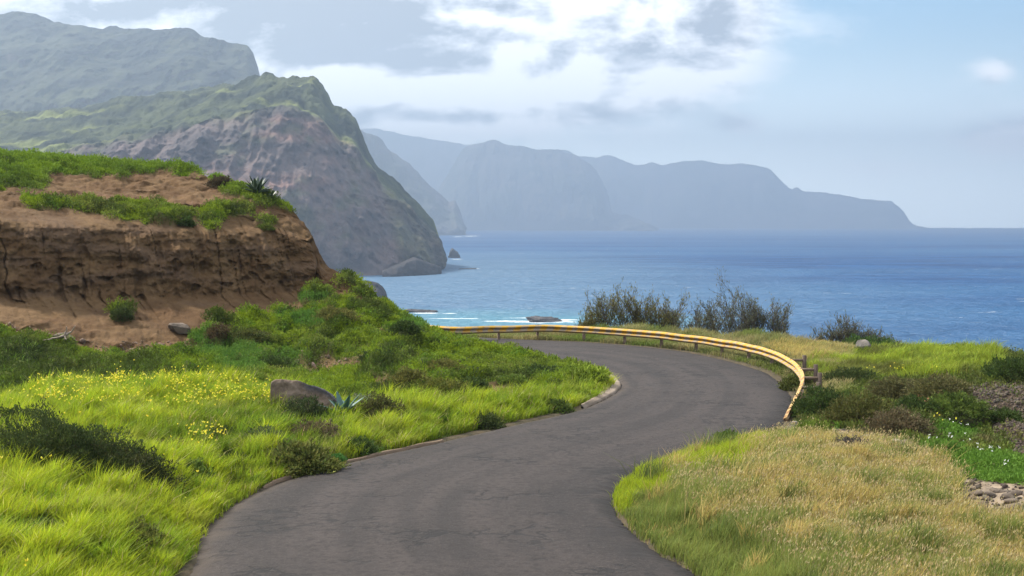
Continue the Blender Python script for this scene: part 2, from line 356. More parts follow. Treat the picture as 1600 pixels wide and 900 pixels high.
# direction of the outward push: straight out of the bank, towards lower right
nx, ny = .25, -.95
arc = HX * .82 + HDv * .5
z_ = HZv
gul = fbm(arc * 2.2, z_ * .5, s=80, o=5); lump = fbm(arc * 1.2, z_ * 1.8, HDv * .6, s=81, o=5); fine = fbm(arc * 6, z_ * 6, HDv * 3, s=82, o=4)
cr = np.abs(noise(arc * .95 + .10 * noise(arc * 2, z_ * 2.2, s=84), z_ * .12, s=83)); crack = (1 - ss(.0, .06, cr)) * ss(-.35, .1, noise(arc * .7, z_ * .8, s=85))
cr2 = np.abs(noise(arc * 2.9 + .12 * noise(arc * 4, z_ * 3, s=88), z_ * .22, s=86)); crack2 = (1 - ss(.0, .07, cr2)) * ss(-.1, .2, noise(arc * 1.2, z_ * .9, s=87))
strata = noise(arc * .25, z_ * 5.5, s=89)
lip = np.exp(-((FVV - 8.75) / .22) ** 2)
hole = ss(.36, .5, noise(arc * 2.4, z_ * 3.2, s=95)) * (FVV < 8.6)
push = face * (.62 * gul * ss(-.35, .35, fbm(arc * .45, z_ * .4, s=96)) + .30 * lump + .12 * fine + .05 * strata + .30 * fbm(arc * .5, z_ * .9, s=97, o=3) + .12 * lip - .2 * crack - .12 * crack2 - .12 * hole)
soilw = (1 - gs) * ss(4.5, 6, FVV) * (1 - face)
push = push + soilw * (.3 * fbm(arc * 1.5, z_ * 2.5, HDv, s=90, o=5) + .07 * strata)
lumps = np.abs(fbm(HX * 1.25, HDv * 1.25, HZv * 1.25, s=91, o=3)) * 1.1 + .35 * fbm(HX * .6, HDv * .6, HZv * .6, s=92, o=2)
coverw = gs * ss(.0, 3.0, FVV) * ss(0, 40, 968 - HCC) * (FVV < 12.2)
lumps2 = 1 - np.abs(fbm(HX * .75, HDv * .75, HZv * .75, s=191, o=2)) * 3.2
up = coverw * ((.5 * lumps + .20 * np.clip(lumps2, -.5, 1)) * ss(4.5, 6, FVV) * np.where(FVV > 9.2, .6, 1) * (1 - .8 * ss(7.6, 9.2, FVV) * ss(560, 640, HCC)) + .30 * lumps * (1 - ss(4.5, 6, FVV))) + soilw * .2 * fbm(HX * 2, HDv * 2, s=93, o=5)
ledge = soilw * .14 * ss(.1, .3, noise(HX * .5, HZv * 3.2, s=94)); push = push + ledge
HXd, HYd, HZd = HX + nx * push, HDv + ny * push, HZv + up
HP = np.stack([HXd, HYd, HZd], -1)
HTINT = bank_tint(hpx, hpy, HXd, HYd, HZd, gs, face)
# loose dirt edge by the asphalt
HRD = road_dist(HX, HDv)
kz = np.where(FVV < 5.5, ss(-.02, 1.1, HRD), 1.0); HZd = -.05 + (HZd + .05) * kz; HP[..., 2] = HZd
HTINT = mix(HTINT, np.broadcast_to((.16, .115, .07), HTINT.shape), (1 - ss(.05, .3, HRD)) * .5)
tag(mesh('hill', HP.reshape(-1, 3), [gridfaces(*HX.shape)], M_soil, tint=HTINT.reshape(-1, 3)), kind='structure')
# ------------------------------------------------------------------ road
nu = 25; w = np.linspace(0, 1, nu)
rag = lambda P, s: fbm(P[:, 0] * 2.2, P[:, 1] * 2.2, s=s)
def norm2(P):
    T = np.gradient(P, axis=0); T /= np.linalg.norm(T, axis=1, keepdims=True); return np.stack([-T[:, 1], T[:, 0]], 1)
L2, R2 = catm(LE, 60), catm(RI, 60)
L2 = L2 + norm2(L2) * (.05 * rag(L2, 1) + .02)[:, None]
R2 = R2 - norm2(R2) * (.10 * rag(R2, 2) + .07 * np.maximum(fbm(R2[:, 0] * 6, R2[:, 1] * 6, s=4), -.2))[:, None]
RP = L2[:, None] * (1 - w[None, :, None]) + R2[:, None] * w[None, :, None]
RZ = .035 * (1 - (2 * w - 1) ** 2)[None] + .012 * fbm(RP[..., 0] * .5, RP[..., 1] * .5, s=6) - .045 * ((w == 0) | (w == 1))[None]
cl = RP[:, nu // 2]; al = np.concatenate([[0], np.cumsum(np.linalg.norm(np.diff(cl, axis=0), axis=1))])
UV = np.stack([np.broadcast_to(w[None] * 5.2, RZ.shape), np.broadcast_to(al[:, None], RZ.shape)], -1).reshape(-1, 2)
m, t, p, o = newmat('asphalt'); P = t.pos(); A = t.attr('along', 'Vector')
sep = t.new('ShaderNodeSeparateXYZ'); t.put(sep.inputs[0], A); ux, uy = sep.outputs[0], sep.outputs[1]
st = t.noise(t.scale(A, (1.6, .09, 1)), 1.0, 5, .55)
bl = t.noise(P, .55, 5, .6); gr_ = t.noise(P, 34, 4, .75); med = t.noise(P, 9, 7, .72)
c = t.mix(t.ramp(st, .34, .64), (.030, .025, .0235), (.066, .055, .051))
c = t.mix(t.m('MULTIPLY', t.ramp(bl, .45, .7), .55), c, (.068, .0565, .052))
c = t.mix(t.m('MULTIPLY', t.ramp(med, .48, .62), .8), c, (.028, .0245, .0235))
c = t.mix(t.m('MULTIPLY', t.ramp(gr_, .52, .68), .75), c, (.13, .115, .105))
vo = t.new('ShaderNodeTexVoronoi', feature='DISTANCE_TO_EDGE'); vo.inputs['Scale'].default_value = 1.5
wv = t.new('ShaderNodeVectorMath', operation='ADD'); nc = t.new('ShaderNodeTexNoise'); t.put(nc.inputs['Vector'], P); nc.inputs['Scale'].default_value = 3.0; nc.inputs['Detail'].default_value = 5
t.put(wv.inputs[0], P); t.put(wv.inputs[1], nc.outputs['Color']); t.put(vo.inputs['Vector'], wv.outputs[0])
crk = t.m('MULTIPLY', t.m('SUBTRACT', 1.0, t.ramp(vo.outputs[0], .01, .10)), t.ramp(t.noise(P, .5, 5, .65), .50, .58))
c = t.mix(t.m('MULTIPLY', crk, .85), c, (.014, .013, .013))
ed = t.m('MULTIPLY', t.ramp(t.m('ADD', ux, t.m('MULTIPLY', t.noise(P, 1.5, 4), 1.2)), 5.35, 5.75), .75)
c = t.mix(ed, c, (.02, .018, .0175))
edl = t.m('MULTIPLY', t.ramp(t.m('SUBTRACT', t.m('MULTIPLY', t.noise(P, 2.2, 4), .5), ux), -.1, .22), .6)
c = t.mix(edl, c, (.13, .105, .08))
sp = t.new('ShaderNodeSeparateXYZ'); t.put(sp.inputs[0], P)
for (a_, b_, rx_, ry_) in ((950, 736, 1.0, 1.6), (958, 786, .9, 2.0), (915, 770, 1.1, .9), (985, 830, .5, 1.3)):
    g_ = G(a_, b_); e1 = t.m('DIVIDE', t.m('SUBTRACT', sp.outputs[0], float(g_[0])), rx_); e2 = t.m('DIVIDE', t.m('SUBTRACT', sp.outputs[1], float(g_[1])), ry_)
    r_ = t.m('SUBTRACT', 1.0, t.m('SQRT', t.m('ADD', t.m('MULTIPLY', e1, e1), t.m('MULTIPLY', e2, e2))))
    k_ = t.ramp(t.m('ADD', r_, t.m('MULTIPLY', t.m('SUBTRACT', t.noise(t.scale(P, (1.2, 3, 1)), 2.0, 6, .7), .5), 3.0)), .45, .95); c = t.mix(t.m('MULTIPLY', t.m('MULTIPLY', k_, t.ramp(r_, -.1, .4)), .8), c, (.018, .016, .0155))
c = t.mix(1.0, c, (.47, .43, .41), 'MULTIPLY'); t.put(p.inputs['Base Color'], c); p.inputs['Specular IOR Level'].default_value = .25
t.put(p.inputs['Roughness'], t.m('ADD', .7, t.m('MULTIPLY', med, .25)))
t.put(p.inputs['Normal'], t.bump(t.m('ADD', t.m('MULTIPLY', gr_, .7), t.m('SUBTRACT', med, crk)), .006, 1.0))
RV = np.concatenate([RP, RZ[..., None]], -1).reshape(-1, 3)
tag(mesh('road', RV, [gridfaces(len(L2), nu)], m, uv=UV), kind='structure')
# concrete kerb round the inside of the bend
k0, k1 = int(11.2 * 60), int(14.6 * 60)
K = L2[k0:k1:6]; Nn = norm2(K); kw = np.interp(np.linspace(0, 1, len(K)), [0, .25, .62, .85, 1], [.04, .16, .42, .36, .16])
prof = [(0.02, -.08), (0.02, .012), (-.03, .03), (-.5, .05), (-1, .07), (-1, -.1)]
V = []
for i in range(len(K)):
    for (a, z) in prof:
        off = a if a > 0 else (a * kw[i] if a < -.04 else a)
        q = K[i] - Nn[i] * off; V.append((q[0], q[1], z + .012 * float(noise(q[0] * 3, q[1] * 3, s=7))))
kt = mix((.17, .13, .095), (.26, .205, .155), ss(-.3, .3, fbm(np.array(V)[:, 0] * 3, np.array(V)[:, 1] * 3, s=12)))
tag(mesh('kerb', V, [gridfaces(len(K), len(prof))], M_conc, tint=kt), kind='structure')
# thin worn kerb line further along the left edge
K = L2[int(5.2 * 60):int(8.6 * 60):6]; Nn = norm2(K); V = []
for i in range(len(K)):
    for (a, z) in [(0.01, -.05), (0.0, .004), (-.05, .008), (-.06, -.05)]:
        q = K[i] - Nn[i] * (a + .015 * float(noise(i * .3, 1, s=4))); V.append((q[0], q[1], z + .02 * float(noise(q[0] * 1.5, q[1] * 1.5, s=9))))
tag(mesh('kerb', V, [gridfaces(len(K), 4)], M_conc, tint=np.tile((.15, .105, .07), (len(V), 1))), kind='structure')
CALM = 0.0
# ------------------------------------------------------------------ coast: headlands in relief, each at its own distance
def sea_z(D): return SEA0
def relief(name, T, c0, c1, nu, segs, amp, wl, seed, tintf, mat, smooth_u=4, kind='structure', fine=.35, jag=0.0):
    """T: column -> knots (D, py or None for sea level); a land mass swept from shore to crest and down behind"""
    ks = sorted(T); n = len(T[ks[0]]); cc = np.linspace(c0, c1, nu)
    KD = np.array([[T[k][i][0] for i in range(n)] for k in ks], float)
    KZ = np.array([[sea_z(T[k][i][0]) - 2 if T[k][i][1] is None else at(k, T[k][i][1], T[k][i][0])[2] for i in range(n)] for k in ks])
    D = np.stack([np.interp(cc, ks, KD[:, i]) for i in range(n)], 1); Z = np.stack([np.interp(cc, ks, KZ[:, i]) for i in range(n)], 1)
    D, Z = gsm(D, smooth_u * 2, 0), gsm(Z, smooth_u, 0)
    f = np.concatenate([k + np.arange(m) / m for k, m in enumerate(segs)] + [[n - 1.0]])
    i0 = np.minimum(f.astype(int), n - 2); t = f - i0
    Dv = D[:, i0] * (1 - t) + D[:, i0 + 1] * t; Zv = Z[:, i0] * (1 - t) + Z[:, i0 + 1] * t
    Dv, Zv = gsm(Dv, 2.5, 1), gsm(Zv, 2.5, 1)
    X = (cc[:, None] - 800) / F * Dv; fv = np.broadcast_to(f[None], X.shape); C = np.broadcast_to(cc[:, None], X.shape)
    q = 1 / wl
    r = ridged(X * q * 1.3, Dv * q * .7, Zv * q * .18, s=seed, o=5); b = fbm(X * q * 2, Dv * q * 2, Zv * q * 2, s=seed + 5, o=6)
    fb = fbm(X * q * 9, Dv * q * 9, Zv * q * 5, s=seed + 9, o=4)
    return_mask = ss(0, .5, fv); calm = 1 - CALM * ss(2.0, 2.5, fv)
    gl = ridged(X * q * 4.5, Dv * q * 1.2, Zv * q * .45, s=seed + 20, o=4)
    d = amp * return_mask * calm * (r * .7 + b * .7 + fine * fb + .45 * gl)
    D2 = Dv - d; X2 = X + .35 * d
    Z2 = Zv + return_mask * (.25 * amp * b + jag * fbm(X * q * 6, Dv * q * 2, s=seed + 3, o=5)) + .12 * amp * fine * fb * return_mask
    P = np.stack([X2, D2, Z2], -1)
    dz = np.gradient(P, axis=0); dv = np.gradient(P, axis=1); nn = np.cross(dz, dv); nn /= np.linalg.norm(nn, axis=-1, keepdims=True) + 1e-9
    slope = np.abs(nn[..., 2])
    px, py = proj(P); tint = tintf(P, fv, C, px, py, slope, b, fb)
    return tag(mesh(name, P.reshape(-1, 3), [gridfaces(*X.shape)], mat, tint=tint.reshape(-1, 3)), kind=kind)
def t_near(P, fv, C, px, py, slope, b, fb):
    rock = mix((.14, .108, .10), (.075, .064, .064), ss(-.3, .35, b + .5 * fb))
    rock = mix(rock, np.broadcast_to((.19, .115, .095), rock.shape), ss(.0, .4, fbm(P[..., 0] / 90, P[..., 2] / 25, 0.0, s=301)) * .8)
    rock = mix(rock, np.broadcast_to((.075, .085, .05), rock.shape), ss(.12, .42, fbm(P[..., 0] / 35, P[..., 1] / 60, P[..., 2] / 22, s=302, o=5)) * .75)
    green = mix((.058, .070, .032), (.018, .026, .016), ss(-.2, .25, fbm(P[..., 0] / 40, P[..., 1] / 60, s=303, o=5)))
    green = mix(green, np.broadcast_to((.14, .16, .05), green.shape), ss(.1, .4, fbm(P[..., 0] / 70, P[..., 1] / 60, s=304, o=4)))
    g = ss(1.85, 2.25, fv + .25 * b + .12 * fb); g = np.maximum(g, ss(575, 600, px - .25 * (py - 250)) * .65)
    g = np.where(px < 100, ss(1.6, 2.0, fv), g)
    return mix(rock, green, g)
N1 = {-320: [(840, None), (880, 300), (1000, 262), (1150, 235), (1380, 185), (1600, 215)],
      0: [(850, None), (890, 300), (1000, 243), (1150, 218), (1380, 175), (1600, 205)],
      100: [(855, None), (895, 300), (990, 241), (1140, 214), (1370, 168), (1600, 200)],
      230: [(860, None), (905, 300), (985, 214), (1120, 193), (1350, 150), (1600, 190)],
      350: [(880, None), (925, 300), (1005, 189), (1120, 164), (1330, 132), (1550, 170)],
      405: [(895, None), (940, 300), (1020, 178), (1100, 152), (1230, 120), (1420, 170)],
      450: [(905, None), (950, 300), (1030, 171), (1100, 146), (1200, 119), (1380, 170)],
      490: [(915, None), (965, 300), (1045, 186), (1100, 152), (1170, 117), (1320, 175)],
      505: [(920, None), (970, 300), (1052, 196), (1105, 165), (1170, 132), (1320, 185)],
      520: [(922, None), (975, 310), (1062, 210), (1110, 182), (1170, 160), (1300, 215)],
      540: [(927, None), (980, 320), (1068, 222), (1112, 194), (1165, 168), (1290, 235)],
      556: [(930, None), (985, 325), (1070, 240), (1112, 210), (1160, 184), (1280, 260)],
      566: [(935, None), (990, 335), (1075, 262), (1115, 238), (1160, 216), (1270, 280)],
      582: [(940, None), (995, 345), (1080, 285), (1120, 262), (1160, 246), (1260, 310)],
      620: [(960, None), (1005, 360), (1085, 315), (1120, 297), (1160, 286), (1240, 340)],
      655: [(990, None), (1030, 375), (1095, 343), (1125, 330), (1160, 321), (1230, 370)],
      675: [(1020, None), (1050, 385), (1105, 362), (1130, 353), (1160, 346), (1220, 385)],
      684: [(1055, None), (1075, 395), (1115, 382), (1135, 376), (1160, 371), (1210, 400)],
      688: [(1080, None), (1090, 405), (1120, 400), (1140, 398), (1160, 395), (1200, None)]}
CALM = .72
relief('headland', N1, -320, 688, 760, [70, 60, 50, 50, 14], 20, 120, 200, t_near, M_cliff, smooth_u=1.5, jag=9, fine=.5)
CALM = 0.0
# low toe of rock at the foot of the headland
def t_toe(P, fv, C, px, py, slope, b, fb): return mix((.055, .048, .047), (.035, .031, .031), ss(-.2, .3, b))
TOE = {596: [(915, None), (922, 423), (940, 421), (1010, None)], 625: [(925, None), (936, 413), (960, 408), (1020, None)], 645: [(938, None), (948, 405), (972, 399), (1030, None)], 662: [(946, None), (955, 410), (974, 406), (1020, None)],
       680: [(962, None), (967, 416), (975, 414), (1010, None)], 688: [(975, None), (978, 418), (982, 417.5), (990, None)]}
relief('headland_foot', TOE, 596, 688, 160, [16, 12, 8], 5, 50, 230, t_toe, M_cliff, smooth_u=2)
def t_mtn(P, fv, C, px, py, slope, b, fb):
    green = mix((.048, .055, .032), (.016, .021, .016), ss(-.25, .2, fbm(P[..., 0] / 70, P[..., 1] / 110, P[..., 2] / 60, s=311, o=6)))
    green = mix(green, np.broadcast_to((.13, .145, .045), green.shape), ss(.08, .4, fbm(P[..., 0] / 120, P[..., 1] / 160, s=312, o=5)) * ss(3, 0, fv))
    return mix(np.broadcast_to((.085, .075, .065), green.shape), green, ss(.25, .5, slope + .15 * fb))
MT = {-320: [(1250, 320), (1400, 200), (1560, 120), (1700, 70), (1850, 28), (2200, 200)],
      0: [(1250, 320), (1400, 190), (1560, 118), (1700, 66), (1850, 16), (2200, 200)],
      60: [(1250, 320), (1400, 190), (1560, 115), (1700, 66), (1850, 21), (2200, 200)],
      120: [(1250, 320), (1400, 190), (1560, 115), (1700, 74), (1840, 37), (2200, 200)],
      165: [(1250, 320), (1400, 190), (1560, 118), (1700, 76), (1830, 46), (2200, 200)],
      210: [(1250, 320), (1400, 190), (1560, 120), (1690, 78), (1800, 45), (2200, 200)],
      250: [(1250, 320), (1400, 190), (1550, 118), (1670, 74), (1770, 43), (2200, 200)],
      292: [(1250, 320), (1390, 190), (1540, 120), (1650, 78), (1740, 39), (2200, 200)],
      308: [(1250, 320), (1390, 190), (1540, 122), (1650, 80), (1740, 44), (2200, 200)],
      330: [(1250, 320), (1390, 190), (1540, 125), (1650, 88), (1720, 58), (2200, 200)],
      365: [(1250, 320), (1390, 190), (1530, 135), (1640, 96), (1700, 66), (2200, 200)],
      386: [(1250, 320), (1390, 190), (1530, 140), (1640, 100), (1700, 71), (2200, 200)],
      395: [(1250, 320), (1390, 190), (1530, 150), (1630, 112), (1690, 88), (2200, 200)],
      404: [(1250, 320), (1390, 195), (1530, 158), (1620, 130), (1680, 112), (2200, 200)],
      412: [(1250, 330), (1390, 205), (1530, 170), (1620, 160), (1680, 150), (2200, 220)],
      470: [(1250, 350), (1390, 250), (1530, 220), (1620, 210), (1680, 205), (2200, 250)]}
MT = {k: [(D * 1.5, y) for D, y in L] for k, L in MT.items()}
relief('mountain', MT, -320, 470, 560, [30, 50, 50, 60, 14], 46, 340, 240, t_mtn, M_cliff, smooth_u=1.5, jag=10, fine=.32)
def t_far(P, fv, C, px, py, slope, b, fb):
    c = mix((.095, .085, .08), (.05, .058, .04), ss(-.2, .3, b)); return mix(c, np.broadcast_to((.11, .1, .085), c.shape), ss(.1, .5, fb))
H2 = {520: [(3900, None), (4000, 340), (4200, 260), (4300, 200), (4700, 300)], 562: [(3900, None), (4000, 345), (4200, 265), (4300, 201), (4700, 300)], 574: [(3900, None), (4000, 345), (4200, 265), (4300, 201), (4700, 300)], 592: [(3920, None), (4010, 345), (4200, 275), (4300, 208), (4700, 300)],
      610: [(3930, None), (4020, 345), (4200, 285), (4300, 230), (4700, 310)], 640: [(3950, None), (4040, 345), (4200, 298), (4300, 257), (4700, 320)], 662: [(3970, None), (4060, 348), (4200, 310), (4300, 281), (4700, 330)],
      684: [(3990, None), (4080, 350), (4200, 325), (4300, 300), (4600, 335)], 699: [(4010, None), (4100, 352), (4200, 332), (4280, 312), (4500, 340)], 707: [(4030, None), (4110, 350), (4200, 328), (4270, 309), (4500, 345)],
      716: [(4060, None), (4130, 354), (4200, 340), (4260, 326), (4450, None)], 724: [(4120, None), (4150, 364), (4190, 360), (4230, 355), (4300, None)]}
relief('headland', H2, 520, 724, 240, [40, 40, 40, 10], 45, 420, 250, t_far, M_far, smooth_u=1.5, jag=22)
def far(name, sky, D, base, seed, nu, amp, mids=(.35, .75)):
    """far cliff line from its skyline; the shore runs at distance D"""
    T = {}
    for (x, y) in sky:
        by = 359.0; T[x] = [(D, None), (D * 1.02, by - (by - y) * mids[0]), (D * 1.05, by - (by - y) * mids[1]), (D * 1.08, y), (D * 1.2, by - (by - y) * .6)]
    xs = [a for a, b in sky]
    relief(name, T, min(xs), max(xs), nu, [24, 24, 24, 6], amp, D * .075, seed, t_far, M_far, smooth_u=1.5, jag=D * .0026)
far('headland', [(668, 352), (676, 305), (684, 286), (700, 262), (714, 240), (722, 226), (732, 219), (745, 218), (758, 217), (770, 213), (778, 217), (790, 222), (815, 226), (832, 228), (850, 229), (872, 232), (890, 238), (905, 244), (918, 254), (928, 266), (936, 284), (944, 308), (951, 330), (965, 334), (985, 336), (998, 343), (1012, 352), (1020, 357)], 6300, 0, 260, 300, 60)
far('headland', [(840, 340), (862, 230), (876, 229), (900, 238), (915, 243), (930, 243), (941, 238), (951, 237), (966, 245), (978, 250), (990, 256), (1004, 253), (1015, 248), (1024, 251), (1032, 255), (1045, 251), (1062, 250), (1080, 249), (1096, 248), (1112, 251), (1130, 254), (1140, 254), (1150, 252), (1165, 256), (1190, 257), (1198, 262), (1206, 271), (1225, 290), (1233, 293), (1240, 291), (1262, 298), (1285, 299), (1312, 302), (1340, 309), (1365, 311), (1382, 311), (1391, 320), (1400, 328), (1412, 345), (1418, 352), (1434, 354), (1440, 357)], 8600, 0, 270, 460, 60)
far('headland', [(520, 185), (560, 192), (600, 199), (650, 208), (690, 213), (725, 220), (760, 232), (820, 262), (880, 300), (920, 352)], 8650, 0, 280, 200, 60)
# dark knob of cliff just past the bank
KN = {520: [(560, 490), (575, 455), (590, 436), (640, 440), (700, None)], 572: [(560, None), (575, 460), (590, 438), (640, 442), (700, None)], 588: [(565, None), (578, 458), (592, 441), (640, 446), (700, None)], 596: [(572, None), (582, 462), (594, 448), (630, 452), (690, None)],
      601: [(578, None), (586, 468), (596, 456), (620, 460), (680, None)], 605: [(588, None), (592, 480), (600, 474), (610, 478), (650, None)]}
relief('headland_foot', KN, 520, 605, 120, [40, 24, 12, 8], 3.0, 26, 290, t_toe, M_cliff, smooth_u=1.5)
# ------------------------------------------------------------------ sea, following the curve of the earth
rr = np.concatenate([np.geomspace(60, 3000, 120, endpoint=False), np.geomspace(3000, 11000, 110)]); na = 288
an = np.linspace(0, 2 * math.pi, na + 1)
SX, SY = rr[None] * np.sin(an)[:, None], rr[None] * np.cos(an)[:, None]
m, t, p, o = newmat('sea_water'); P = t.pos()
sp = t.new('ShaderNodeSeparateXYZ'); t.put(sp.inputs[0], P)
w1 = t.noise(t.scale(P, (.06, .085, 1)), 1.0, 6, .68); w2 = t.noise(t.scale(P, (.012, .03, 1)), 1.0, 4, .6); w3 = t.noise(t.scale(P, (.0016, .004, 1)), 1.0, 4, .55)
def blob(x, y, rx, ry):
    a = t.m('DIVIDE', t.m('SUBTRACT', sp.outputs[0], x), rx); b = t.m('DIVIDE', t.m('SUBTRACT', sp.outputs[1], y), ry)
    return t.m('SUBTRACT', 1.0, t.m('SQRT', t.m('ADD', t.m('MULTIPLY', a, a), t.m('MULTIPLY', b, b))))
def seapos(px, py): return atg(px, py, SEA0 - .05)[:2]
def mx(L):
    r = L[0]
    for q in L[1:]: r = t.m('MAXIMUM', r, q)
    return r
s1 = seapos(720, 505); s2 = seapos(845, 500); s3 = seapos(662, 489)
shal = mx([blob(s1[0], s1[1], 110, 120), blob(s2[0] + 10, s2[1] - 20, 75, 100)])
base = t.mix(t.ramp(w2, .3, .7), (.002, .032, .112), (.008, .072, .205))
base = t.mix(t.ramp(w3, .35, .65), base, (.008, .075, .19))
base = t.mix(t.m('MULTIPLY', t.ramp(t.m('ADD', blob(-60.0, 900.0, 330.0, 1300.0), t.m('MULTIPLY', t.m('SUBTRACT', w2, .5), .6)), .0, .9), .7), base, (.09, .17, .25))  # paler patch: cloud and sun glare on the water, painted into its colour
base = t.mix(t.ramp(t.m('ADD', shal, t.m('MULTIPLY', t.m('SUBTRACT', w2, .5), .5)), .0, .8), base, (.07, .19, .26))
FO = []
def fo(px, py, rx, ry): q = seapos(px, py); FO.append(blob(q[0], q[1], rx, ry))
fo(665, 489.5, 12, 5); fo(700, 490, 9, 3); fo(790, 502, 14, 5); fo(845, 503, 20, 9); fo(880, 500, 10, 4); fo(770, 511, 12, 5); fo(850, 520, 12, 10); fo(720, 498, 16, 2.5); fo(820, 497, 12, 2.2)
fo(592, 424.5, 14, 14); fo(645, 421, 10, 12); fo(676, 418.5, 10, 12); fo(673, 404, 9, 26); fo(735, 420, 12, 10); fo(713, 405, 9, 12); fo(690, 404, 6, 14); fo(620, 423, 16, 8); fo(575, 428, 14, 10)
fo(735, 369.0, 34, 160); fo(715, 370, 22, 140)
fm = t.ramp(t.m('ADD', mx(FO), t.m('MULTIPLY', t.m('SUBTRACT', t.noise(t.scale(P, (.12, .1, 1)), 1.0, 6, .7), .5), 2.2)), .25, .75)
caps_glint = t.m('MULTIPLY', t.ramp(t.noise(t.scale(P, (.05, .11, 1)), 1.0, 6, .72), .64, .72), t.ramp(w3, .38, .58))  # white flecks: whitecaps together with sun glints painted into the sea colour
fm = t.m('MAXIMUM', fm, t.m('MULTIPLY', caps_glint, .8))
base = t.mix(fm, base, (.75, .8, .82))
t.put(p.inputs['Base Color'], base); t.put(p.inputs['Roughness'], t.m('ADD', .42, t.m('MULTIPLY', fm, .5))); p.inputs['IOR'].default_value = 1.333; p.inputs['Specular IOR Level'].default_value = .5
hh = t.m('ADD', t.m('MULTIPLY', w1, 1.7), t.m('ADD', t.m('MULTIPLY', w2, 2.6), t.m('MULTIPLY', t.noise(t.scale(P, (.25, .4, 1)), 1.0, 3, .6), .35)))
nb = t.bump(hh, 4.5, 1.0); df = t.new('ShaderNodeBsdfDiffuse'); t.put(df.inputs[0], base); t.put(df.inputs['Normal'], nb)
gs_ = t.new('ShaderNodeBsdfGlossy'); gs_.inputs['Roughness'].default_value = .32; t.put(gs_.inputs['Normal'], nb); ms = t.new('ShaderNodeMixShader')
t.put(ms.inputs[0], t.m('MULTIPLY', t.m('ADD', .012, t.m('MULTIPLY', w3, .085)), t.m('SUBTRACT', 1.0, fm))); t.l.new(df.outputs[0], ms.inputs[1]); t.l.new(gs_.outputs[0], ms.inputs[2]); t.l.new(ms.outputs[0], o.inputs[0])
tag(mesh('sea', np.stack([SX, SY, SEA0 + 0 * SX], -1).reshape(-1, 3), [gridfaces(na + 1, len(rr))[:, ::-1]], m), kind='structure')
# ------------------------------------------------------------------ haze
m = bpy.data.materials.new('haze_air'); m.use_nodes = True; t = NT(m.node_tree); m.node_tree.nodes.remove(m.node_tree.nodes['Principled BSDF'])
pv = t.new('ShaderNodeVolumePrincipled'); pv.inputs['Color'].default_value = (.325, .40, .50, 1); pv.inputs['Density'].default_value = 3.0e-4; pv.inputs['Anisotropy'].default_value = .5
t.l.new(pv.outputs[0], m.node_tree.nodes['Material Output'].inputs['Volume'])
b = MB(); zb, zt = SEA0 - 14, 690.0
b.box((0, 0, (zb + zt) / 2), (22300, 22300, zt - zb), bev=1.0)
hz = b.build('haze', m, smooth=False); tag(hz, kind='stuff'); hz.data.attributes.remove(hz.data.attributes['tint'])
# ------------------------------------------------------------------ sky, sun, camera
SAZ, SEL = math.radians(-60), math.radians(47)
sd = Vector((math.sin(SAZ) * math.cos(SEL), math.cos(SAZ) * math.cos(SEL), math.sin(SEL)))
W = bpy.data.worlds.new('World'); S.world = W; W.use_nodes = True; t = NT(W.node_tree); bg = W.node_tree.nodes['Background']
sk = t.new('ShaderNodeTexSky', sky_type='NISHITA'); sk.sun_disc = False; sk.sun_elevation = SEL; sk.sun_rotation = SAZ; sk.altitude = 40; sk.air_density = 1.0; sk.dust_density = .35; sk.ozone_density = 2.2
SKY = .10
tc = t.new('ShaderNodeTexCoord').outputs['Generated']; sp = t.new('ShaderNodeSeparateXYZ'); t.put(sp.inputs[0], tc)
yy = t.m('MAXIMUM', t.m('ABSOLUTE', sp.outputs[1]), .2); U = t.m('DIVIDE', sp.outputs[0], yy); Vv = t.m('DIVIDE', sp.outputs[2], yy)
cb = t.new('ShaderNodeCombineXYZ'); t.put(cb.inputs[0], U); t.put(cb.inputs[1], t.m('MULTIPLY', Vv, 1.9)); t.put(cb.inputs[2], .37); UVc = cb.outputs[0]
oc = t.new('ShaderNodeVectorMath', operation='ADD'); t.put(oc.inputs[0], UVc); oc.inputs[1].default_value = (-.012, .022, 0)
na_, nb_ = t.noise(UVc, 13.0, 9, .58, .25), t.noise(oc.outputs[0], 13.0, 9, .58, .25); lit = t.m('SUBTRACT', na_, nb_)
n1 = t.noise(UVc, 7.0, 9, .6, .25); n2 = t.noise(t.scale(UVc, (.8, 1.6, 1)), 16.0, 7, .58, .1); n3 = t.noise(UVc, 34.0, 5, .6)
def gau(px, py, rx, ry, k=1.0):
    a = t.m('DIVIDE', t.m('SUBTRACT', U, (px - 800) / F), rx / F); b = t.m('DIVIDE', t.m('SUBTRACT', Vv, (HOR - py) / F), ry / F)
    r2 = t.m('ADD', t.m('MULTIPLY', a, a), t.m('MULTIPLY', b, b)); return t.m('MULTIPLY', t.m('EXPONENT', t.m('MULTIPLY', r2, -1.0)), k)
def add(L):
    r = L[0]
    for q in L[1:]: r = t.m('ADD', r, q)
    return r
nz = t.m('ADD', t.m('MULTIPLY', t.m('SUBTRACT', n1, .5), 1.3), t.m('ADD', t.m('MULTIPLY', t.m('SUBTRACT', n2, .5), .6), t.m('MULTIPLY', t.m('SUBTRACT', na_, .5), 1.1)))
cov = add([gau(250, 40, 620, 190, 1.25), gau(700, 70, 330, 120, 1.0), gau(960, 40, 210, 95, .75), gau(1110, 55, 90, 65, .55), gau(830, 150, 160, 45, .6), gau(980, 165, 190, 60, .28),
           gau(1552, 112, 34, 22, .85), gau(1152, 196, 50, 17, .72), gau(1545, 215, 95, 28, .66), gau(1640, 205, 90, 40, .6), gau(1380, 262, 150, 22, .35), gau(600, -500, 1800, 380, .5)])
